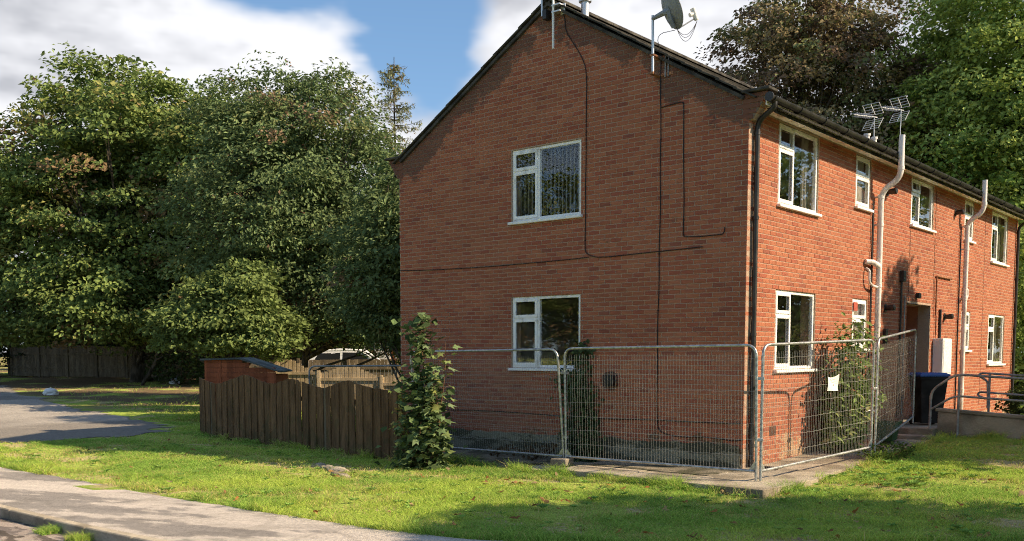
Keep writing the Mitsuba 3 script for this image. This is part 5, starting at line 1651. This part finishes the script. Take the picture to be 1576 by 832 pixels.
def plank_fence(label, A, B, hfun, post_h, mat, seed, w=0.13, gap=0.0, rails=(0.35, 1.0), front=-1, zoff=0.0):
    rng = np.random.default_rng(seed)
    key = thing('plank_fence', label, 'fence')
    A, B = np.array(A, float), np.array(B, float)
    L_ = np.linalg.norm(B - A)
    e = (B - A) / L_
    n = np.array([-e[1], e[0]])

    def tw(v):
        g = terrain(A[0] + e[0] * v[:, 0].mean(), A[1] + e[1] * v[:, 0].mean()) + zoff
        return np.column_stack([A[0] + e[0] * v[:, 0] + n[0] * v[:, 1], A[1] + e[1] * v[:, 0] + n[1] * v[:, 1], g + v[:, 2]])

    s = 0.0
    while s < L_ - w:
        ww = w * rng.uniform(0.92, 1.05)
        v, f = cbox(s + 0.004, s + ww - 0.004 - gap, -0.02, 0.0, 0.05, hfun(s + ww / 2) + rng.normal(0, 0.006), 0.003)
        put(key + '__plank', (tw(v), f), mat)
        s += ww
    for q in np.arange(0.0, L_ + 0.01, 1.83):
        v, f = cbox(q - 0.05, q + 0.05, -0.075 if front < 0 else 0.0, -0.021 if front < 0 else 0.10, -0.2, hfun(q) + post_h, 0.006)
        put(key + '__post', (tw(v), f), mat)
    for zr in rails:
        q = 0.0
        while q < L_ - 0.05:
            q2 = min(q + 1.83, L_)
            v, f = cbox(q + 0.052, q2 - 0.052, -0.06 if front < 0 else 0.002, -0.021 if front < 0 else 0.04, zr, zr + 0.09, 0.004)
            put(key + '__rail', (tw(v), f), mat)
            q += 1.83
    return key


plank_fence('pale sunlit fence with a wavy top behind the board fence', (-17.2, 3.3), (-12.6, 7.2), lambda s: 1.36 + 0.14 * math.cos((s - 0.9) * 2 * math.pi / 1.83), 0.05, 'pale_wood', 15, 0.12, 0.012, (0.4, 1.05))
plank_fence('drab plank fence further back under the rowan', (-23.5, 7.4), (-15.6, 13.8), lambda s: 1.27, 0.06, 'grey_wood', 16, 0.14, 0.0, (0.3, 0.9))
plank_fence('tall weathered fence in deep shade behind the maple trunks', (-45.5, 8.2), (-27.5, 15.2), lambda s: 1.62 + 0.06 * math.sin(s * 0.7), 0.12, 'grey_wood', 17, 0.15, 0.0, (0.45, 1.15))
# knee rail at far left
key = thing('knee_rail', 'low timber knee rail with short posts at the far left edge', 'fence')
for q in range(4):
    x_, y_ = -47.6 + q * 1.25, 8.0 + q * 0.42
    g = float(terrain(x_, y_))
    put(key + '__post', cbox(x_ - 0.07, x_ + 0.07, y_ - 0.07, y_ + 0.07, g - 0.2, g + 0.72 + 0.1 * (q % 2), 0.01), 'grey_wood')
    if q < 3:
        x2, y2 = x_ + 1.25, y_ + 0.42
        g2 = float(terrain(x2, y2))
        put(key + '__rail', tube([(x_, y_ - 0.09, g + 0.5), (x2, y2 - 0.09, g2 + 0.5)], 0.045, 6), 'grey_wood')
# leaning dead branch and litter under the maple
key = thing('dead_branch', 'crooked bare branch leaning up from the ground under the trees', 'branch')
m = MB()
m.add(*tube(chaikin([(-32.6, 8.2, float(terrain(-32.6, 8.2)) - 0.05), (-32.2, 8.55, 1.2), (-32.1, 8.7, 1.6), (-32.0, 8.7, 2.3)], 2), [0.11] * 2 + [0.09] * 4 + [0.07] * 4 + [0.05] * 20 if False else 0.08, 7))
m.add(*tube([(-32.15, 8.6, 1.45), (-31.7, 8.9, 1.75), (-31.5, 9.0, 1.7)], [0.05, 0.035, 0.02], 6))
put(key + '__limb', m, 'bark', smooth=True)


def lump(name, label, c, r, mat, seed, category):
    key = thing(name, label, category)
    m = trimesh.creation.icosphere(3)
    v = np.array(m.vertices)
    v = v * (0.65 + 0.8 * meshkit.fbm(v * 1.6 + seed, 4, seed))[:, None] * r
    v[:, 2] = np.maximum(v[:, 2], -r[2] * 0.3)
    g = float(terrain(c[0], c[1]))
    put(key + '__body', (v + [c[0], c[1], g + r[2] * 0.28], np.array(m.faces)), mat, smooth=60)


lump('litter_bag', 'crumpled white plastic bag on the edge of the side road', (-28.95, 2.64), np.array([0.34, 0.24, 0.18]), 'white_plastic', 3, 'litter')
lump('litter_bag', 'small white bag under the trees near the shed', (-32.2, 9.6), np.array([0.30, 0.22, 0.22]), 'white_plastic', 4, 'litter')
for q, (x_, y_) in enumerate(((-36.4, 10.5), (-35.6, 10.9), (-34.9, 10.7))):
    lump('rubble_heap', ['heap of earthy rubble under the trees, left one', 'heap of earthy rubble under the trees, middle one', 'heap of earthy rubble under the trees, right one'][q], (x_, y_), np.array([0.5, 0.3, 0.22]), 'dark_concrete', 5 + q, 'rubble')

# parked car beyond the pale fence: only its roof and windscreen show
key = thing('parked_car', 'white car parked beyond the pale fence', 'car')
CP, ca = np.array([-22.8, 11.8]), math.radians(40)
cg = 0.20


def to_car(v):
    v = rot(np.asarray(v, float), [0, 0, 1], math.degrees(ca))
    return v + [CP[0], CP[1], cg + 0.15]


body = sg.Polygon([(-2.1, 0.25), (-2.1, 0.85), (-1.9, 0.98), (-1.2, 1.02), (1.3, 1.0), (1.95, 0.86), (2.1, 0.6), (2.1, 0.25)]).buffer(0.06)
v, f = extrude(body, 1.7)
put(key + '__body', (to_car(np.column_stack([v[:, 0], v[:, 2] - 0.85, v[:, 1]])), f[:, ::-1]), 'car_paint', smooth=30)
cab = trimesh.convex.convex_hull(np.array([(x_, s_ * y_, z_) for s_ in (-1, 1) for (x_, y_, z_) in ((-1.75, 0.80, 1.0), (1.15, 0.80, 1.0), (-1.35, 0.64, 1.52), (0.35, 0.64, 1.55), (-0.4, 0.64, 1.58))]))
put(key + '__cabin', (to_car(np.array(cab.vertices)), np.array(cab.faces)), 'car_paint')
for s_ in (-1, 1):
    for pts_ in ([(-1.50, 0.79, 1.06), (-0.42, 0.79, 1.06), (-0.42, 0.67, 1.46), (-1.24, 0.67, 1.44)], [(-0.32, 0.79, 1.06), (0.92, 0.79, 1.06), (0.30, 0.67, 1.46), (-0.32, 0.67, 1.48)]):
        q_ = np.array([(a_, s_ * (b_ + 0.004), c_) for a_, b_, c_ in pts_] + [(a_, s_ * (b_ - 0.03), c_) for a_, b_, c_ in pts_])
        m_ = trimesh.convex.convex_hull(q_)
        put(key + '__window', (to_car(np.array(m_.vertices)), np.array(m_.faces)), 'dark_glass')
q_ = np.array([(1.10, b_, 1.05) for b_ in (-0.7, 0.7)] + [(0.43, b_, 1.50) for b_ in (-0.58, 0.58)])
m_ = trimesh.convex.convex_hull(np.vstack([q_ + [0.006, 0, 0.006], q_ - [0.04, 0, 0.04]]))
put(key + '__windscreen', (to_car(np.array(m_.vertices)), np.array(m_.faces)), 'dark_glass')
rf_ = trimesh.convex.convex_hull(np.array([(x_, s_ * y_, z_) for s_ in (-1, 1) for (x_, y_, z_) in ((-1.38, 0.66, 1.525), (0.36, 0.66, 1.555), (-0.4, 0.66, 1.585), (-1.3, 0.6, 1.57), (0.3, 0.6, 1.60), (-0.4, 0.6, 1.63))]))
put(key + '__roof', (to_car(np.array(rf_.vertices)), np.array(rf_.faces)), 'car_paint')
for s_ in (-1, 1):
    put(key + '__pillar', (lambda vf: (to_car(vf[0]), vf[1]))(tube([(1.16, s_ * 0.81, 1.0), (0.36, s_ * 0.655, 1.56)], 0.035, 6)), 'car_paint')
    for xw in (-1.3, 1.3):
        put(key + '__wheel', (lambda vf: (to_car(vf[0]), vf[1]))(tube([(xw, s_ * 0.86 - 0.1, 0.16), (xw, s_ * 0.86 + 0.04, 0.16)], 0.31, 18)), 'tyre', smooth=30)


def house(label, c, ang, w, d_, h, seed):
    key = thing('brick_house', label, 'house')
    g = float(terrain(*c))

    def tw(v):
        return rot(np.asarray(v, float), [0, 0, 1], ang) + [c[0], c[1], g]
    wp = sg.Polygon([(-w / 2, 0), (w / 2, 0), (w / 2, h), (-w / 2, h)])
    v, f = box(-w / 2, w / 2, -d_ / 2, d_ / 2, -0.3, h)
    put(key + '__wall', (tw(v), f), 'red_brick_far')
    rp = sg.Polygon([(-d_ / 2 - 0.35, h - 0.15), (0, h + d_ * 0.32), (d_ / 2 + 0.35, h - 0.15), (d_ / 2 + 0.35, h), (0, h + d_ * 0.32 + 0.18), (-d_ / 2 - 0.35, h)])
    v, f = extrude(rp, w + 0.5)
    put(key + '__roof', (tw(np.column_stack([v[:, 2] - w / 2 - 0.25, v[:, 0], v[:, 1]])), f), 'roof_far')
    gp_ = sg.Polygon([(-d_ / 2, h), (0, h + d_ * 0.30), (d_ / 2, h)])
    for xo in (-w / 2, w / 2 - 0.1):
        v, f = extrude(gp_, 0.1)
        put(key + '__gable', (tw(np.column_stack([v[:, 2] + xo, v[:, 0], v[:, 1] - 0.02])), f), 'red_brick_far')
    put(key + '__roof__chimney', (tw(box(w * 0.3, w * 0.3 + 0.6, -0.3, 0.3, h + d_ * 0.2, h + d_ * 0.32 + 0.9)[0]), box(0, 1, 0, 1, 0, 1)[1]), 'red_brick_far')
    for zz in (0.9, 3.3):
        for xw in np.arange(-w / 2 + 1.2, w / 2 - 0.8, 2.3):
            k = put(key + '__window', (tw(box(xw - 0.6, xw + 0.6, -d_ / 2 - 0.03, -d_ / 2 + 0.05, zz, zz + 1.2)[0]), box(0, 1, 0, 1, 0, 1)[1]), 'pvc')
            for o in (-0.30, 0.28):
                put(k + '__glazing', (tw(box(xw + o - 0.24, xw + o + 0.24, -d_ / 2 - 0.04, -d_ / 2 - 0.031, zz + 0.08, zz + 1.12)[0]), box(0, 1, 0, 1, 0, 1)[1]), 'dark_glass')
    put(key + '__door', (tw(box(-0.45, 0.45, -d_ / 2 - 0.05, -d_ / 2, 0, 2.05)[0]), box(0, 1, 0, 1, 0, 1)[1]), 'white_plastic')


house('orange brick house glimpsed through the rowan', (-37, 27), 38, 9, 7, 5.0, 1)
house('brick house glimpsed through the maple at far left', (-58, 22), 30, 12, 7.5, 5.0, 2)

# ------------------------------------------------------------------ lawn: grass blades, weeds, fallen leaves
rgz = np.random.default_rng(101)


def blades(key, label, n, xr, yr, ok, hmin, hmax, width, seed):
    rng = np.random.default_rng(seed)
    x_ = rng.uniform(*xr, n)
    y_ = rng.uniform(*yr, n)
    D = FW[0] * (x_ - EYE[0]) + FW[1] * (y_ - EYE[1])
    keep = ok(x_, y_) & (D > 6)
    lat = math.cos(YAW) * (x_ - EYE[0]) + math.sin(YAW) * (y_ - EYE[1])
    keep &= np.abs(lat) < 0.60 * D + 0.5
    keep &= rng.random(n) < np.clip((13.0 / D) ** 1.1, 0, 1)
    g = meshkit.fbm(np.stack([x_ * 1.6, y_ * 1.6, x_ * 0], -1), 4, 0)
    bare = meshkit.fbm(np.stack([x_ * 0.9 + 5, y_ * 1.5 + 3, x_ * 0], -1), 4, 6)
    keep &= (bare < 0.585) | (rng.random(n) < 0.16)
    x_, y_, bare, D = x_[keep], y_[keep], bare[keep], D[keep]
    n = len(x_)
    z_ = terrain(x_, y_) - 0.004
    tall = meshkit.fbm(np.stack([x_ * 2.4, y_ * 2.4, x_ * 0 + 7], -1), 4, 9)
    h_ = (hmin + (hmax - hmin) * np.clip((tall - 0.3) * 2.2, 0, 1)) * rng.uniform(0.55, 1.25, n)
    a = rng.uniform(0, 2 * np.pi, n)
    w_ = width * rng.uniform(0.7, 1.3, n) * np.clip(D / 11, 1, 1.9)
    side = np.stack([np.cos(a), np.sin(a), 0 * a], 1) * w_[:, None] * 0.5
    b0 = np.stack([x_, y_, z_], 1)
    ln = rng.normal(0, 0.95, (n, 2)) * h_[:, None]
    tip = b0 + np.column_stack([ln, h_])
    mid = b0 + np.column_stack([ln * 0.3, h_ * 0.6])
    v = np.stack([b0 - side, b0 + side, mid + side * 0.8, mid - side * 0.8, tip], 1).reshape(-1, 3)
    k = np.arange(n)[:, None] * 5
    f = np.stack([k + [0, 1, 2], k + [0, 2, 3], k + [3, 2, 4]], 1).reshape(-1, 3)
    hue = meshkit.fbm(np.stack([x_ * 0.8, y_ * 0.8, x_ * 0 + 3], -1), 4, 14)
    A_, B_, C_ = np.array([0.50, 0.63, 0.125]), np.array([0.33, 0.50, 0.105]), np.array([0.58, 0.52, 0.20])
    t = np.clip((hue - 0.35) / 0.3, 0, 1)[:, None]
    c = A_ * (1 - t) + B_ * t
    dry = (rng.random(n) < 0.08 + 0.5 * np.clip((bare - 0.49) / 0.10, 0, 1))[:, None]
    c = np.where(dry, C_, c) * rng.uniform(0.75, 1.25, (n, 1))
    put(key, (v, f), 'blade', kind='stuff', label=label, color=np.repeat(c, 5, axis=0))


def lawn_ok(x_, y_):
    ok = (y_ > edge_y(x_) - 0.02 + 0.05 * np.sin(x_ * 7)) & (y_ < 5.8)
    ok &= ~((x_ > -7.7) & (x_ < 1.33) & (y_ > np.where(x_ > -2.85, -1.80, -1.60)) & (y_ < 16))
    ok &= ~((x_ > -0.1) & (x_ < 1.26) & (y_ > -1.9))
    fy = FA[1] + (x_ - FA[0]) * (FB[1] - FA[1]) / (FB[0] - FA[0])
    ok &= ~((x_ > -12.5) & (x_ < -5.3) & (y_ > fy - 0.02))
    ok &= ~((x_ >= -5.3) & (x_ < -2.85) & (y_ > -1.9 + 0.1 * np.sin(x_ * 3)))
    ok &= ~shapely.contains_xy(DRIVE, x_, y_)
    return ok


blades('lawn_grass', 'short green lawn grass in sun and shade', 780000, (-17, 6.5), (-7.2, 6.0), lawn_ok, 0.028, 0.085, 0.0075, 5)
blades('verge_grass', 'rough grass on the bank beyond the side road', 90000, (-34, -12.5), (-2, 9), lambda x_, y_: ~shapely.contains_xy(DRIVE, x_, y_) & ((y_ > -0.7 - 0.2 * (x_ + 13)) | (x_ > -13)) & (x_ < -12.2) & (rgz.random(len(x_)) < np.clip((x_ + 24) / 7, 0.06, 1)), 0.04, 0.12, 0.012, 6)
# weeds growing in the gutter by the kerb


def ragged_ok(x_, y_):
    fy = FA[1] + (x_ - FA[0]) * (FB[1] - FA[1]) / (FB[0] - FA[0])
    a_ = (x_ > -12.6) & (x_ < -5.3) & (np.abs(y_ - fy + 0.05) < 0.10)
    b_ = (x_ > -5.3) & (x_ < 1.35) & (np.abs(y_ + np.where(x_ > -0.05, 2.0, np.where(x_ > -2.9, 1.86, 1.66))) < 0.10)
    c_ = (np.abs(x_ - 1.33) < 0.09) & (y_ > -2.0) & (y_ < 5.2)
    d_ = (np.abs(y_ - 5.68) < 0.12) & (x_ > 1.2) & (x_ < 6)
    e_ = (np.abs(y_ - edge_y(x_) - 0.03) < 0.05) & (x_ < 6)
    return (a_ | b_ | c_ | d_ | e_) & (meshkit.fbm(np.stack([x_ * 2.9, y_ * 2.9, x_ * 0], -1), 3, 17) > 0.44)


blades('ragged_grass', 'longer ragged grass along the fence foot and slab edges', 900000, (-12.7, 6.0), (-7.2, 6.0), ragged_ok, 0.07, 0.20, 0.007, 8)
kx = np.interp(np.linspace(0, 1, 50), [0, 1], [-3.6, -0.6])


def kerb_ok(x_, y_):
    yy = np.interp(x_, e2[:, 0], e2[:, 1])
    return (y_ < yy - 0.005) & (y_ > yy - 0.22) & (meshkit.fbm(np.stack([x_ * 2.5, x_ * 0, x_ * 0], -1), 3, 4) > 0.46)


_terrain = terrain
terrain = lambda x_, y_: np.full(np.shape(x_), -0.20)
blades('kerb_weeds', 'tufts of weeds and grass along the foot of the kerb', 30000, (-4.4, 0.5), (-9.6, -8.3), kerb_ok, 0.03, 0.11, 0.008, 7)
terrain = _terrain

# broad-leaved weeds and clover in the lawn
rw_ = np.random.default_rng(131)
WP, WN, WU, WL = [], [], [], []
nW = 0
while nW < 420:
    if nW < 130:
        x_, y_ = rw_.normal(1.9, 0.55), rw_.normal(0.6, 0.8)
    else:
        x_, y_ = rw_.uniform(-12, 5.5), rw_.uniform(-6.8, 2.5)
    if not lawn_ok(np.array([x_]), np.array([y_]))[0]:
        continue
    nW += 1
    k_ = rw_.integers(5, 11)
    a_ = np.arange(k_) * 2 * np.pi / k_ + rw_.uniform(0, 6)
    L_ = rw_.uniform(0.035, 0.085)
    d_ = np.column_stack([np.cos(a_), np.sin(a_), np.full(k_, 0.35)])
    WP.append(np.array([x_, y_, float(terrain(x_, y_)) + 0.035]) + d_ * L_ * 0.6)
    WU.append(d_)
    WN.append(np.column_stack([-np.cos(a_) * 0.4, -np.sin(a_) * 0.4, np.ones(k_)]) + rw_.normal(0, 0.2, (k_, 3)))
    WL.append(np.full(k_, L_) * rw_.uniform(0.8, 1.2, k_))
v, f = leaf_quads(np.vstack(WP), np.vstack(WN), np.vstack(WU), np.concatenate(WL), 0.55)
mW = MB().add(v, f, np.repeat(np.array([0.24, 0.40, 0.09]) * rw_.uniform(0.6, 1.2, (len(v) // 4, 1)), 4, axis=0))
put('lawn_weeds', mW, 'leaf', kind='stuff', label='broad leaved weeds growing in the lawn', color=mW.col())

LD = []
for q in range(6):
    rng = np.random.default_rng(400 + q)
    ang = np.linspace(0, 2 * np.pi, 12)[:-1]
    rad = 0.055 * (0.62 + 0.38 * np.cos(ang * 2.5 + q)) * rng.uniform(0.8, 1.2, 11)
    v = np.column_stack([np.cos(ang) * rad * 1.25, np.sin(ang) * rad, 0.012 * np.cos(ang * 2 + q) + 0.012 * rng.random(11)])
    v = np.vstack([[0, 0, 0.0], v])
    f = np.array([(0, 1 + k, 1 + (k + 1) % 11) for k in range(11)])
    c = [(0.34, 0.20, 0.085), (0.24, 0.12, 0.05), (0.15, 0.085, 0.045), (0.42, 0.30, 0.14), (0.38, 0.17, 0.06), (0.30, 0.22, 0.13)][q]
    LD.append(mikit.ply((v, f), 'dead_leaf', smooth=True, color=np.broadcast_to(np.array(c), v.shape).copy()))
CN = ['tan', 'brown', 'dark brown', 'pale straw coloured', 'orange', 'dull yellow brown']
cnt = 0
while cnt < 150:
    if cnt < 110:
        x_, y_ = rgz.uniform(-2.5, 5.5), rgz.uniform(-6.8, 2.5)
    else:
        x_, y_ = rgz.uniform(-12, -1.0), rgz.uniform(-6.8, -2.5)
    pv = not lawn_ok(np.array([x_]), np.array([y_]))[0]
    if pv and rgz.random() < 0.9:
        continue
    if 'fallen_leaf' not in USED:
        kk = 'fallen_leaf'
    else:
        kk = f'fallen_leaf_{cnt:03d}'
    USED.add(kk)
    z_ = float(terrain(x_, y_)) + (0.045 if not pv else 0.018)
    if x_ < 1.33 and y_ > -1.9 and x_ > -7.5:
        continue
    n_ = rgz.normal(0, 0.3, 3) + [0, 0, 1]
    n_ /= np.linalg.norm(n_)
    f_ = np.cross(n_, rgz.normal(0, 1, 3))
    f_ /= np.linalg.norm(f_)
    M = np.eye(4)
    s_ = rgz.uniform(0.6, 1.25)
    M[:3, 0], M[:3, 1], M[:3, 2], M[:3, 3] = f_ * s_, np.cross(n_, f_) * s_, n_ * s_, (x_, y_, z_)
    vq = int(rgz.integers(0, 6))
    scene[kk] = {**LD[vq], 'to_world': T(M.tolist())}
    where = 'on the pavement' if pv else ('on the lawn right of the near corner' if x_ > 0.9 else ('on the lawn before the gable wire panels' if x_ > -2.5 else 'on the lawn before the board fence'))
    tag(kk, f'{CN[vq]} curled fallen leaf {where}', 'leaf', f'{CN[vq]} fallen leaves {where}')
    cnt += 1
# pale stones in the grass
for q, (x_, y_, r_) in enumerate(((-5.62, -3.46, 0.10), (-5.35, -3.52, 0.13), (-5.12, -3.60, 0.10), (-5.95, -3.35, 0.07), (-4.55, -4.05, 0.09), (-4.85, -3.95, 0.06))):
    lump('pale_stone', ['flat pale stone in the lawn before the fence, left of the middle of a cluster', 'largest flat pale stone in the lawn before the board fence', 'flat pale stone at the right of the cluster in the lawn', 'leftmost small pale stone in the lawn before the fence', 'pale stone alone in the lawn below the cluster', 'small pale stone in the lawn between the cluster and a lone stone'][q], (x_, y_), np.array([r_ * 1.4, r_, 0.05]), 'concrete', 20 + q, 'stone')
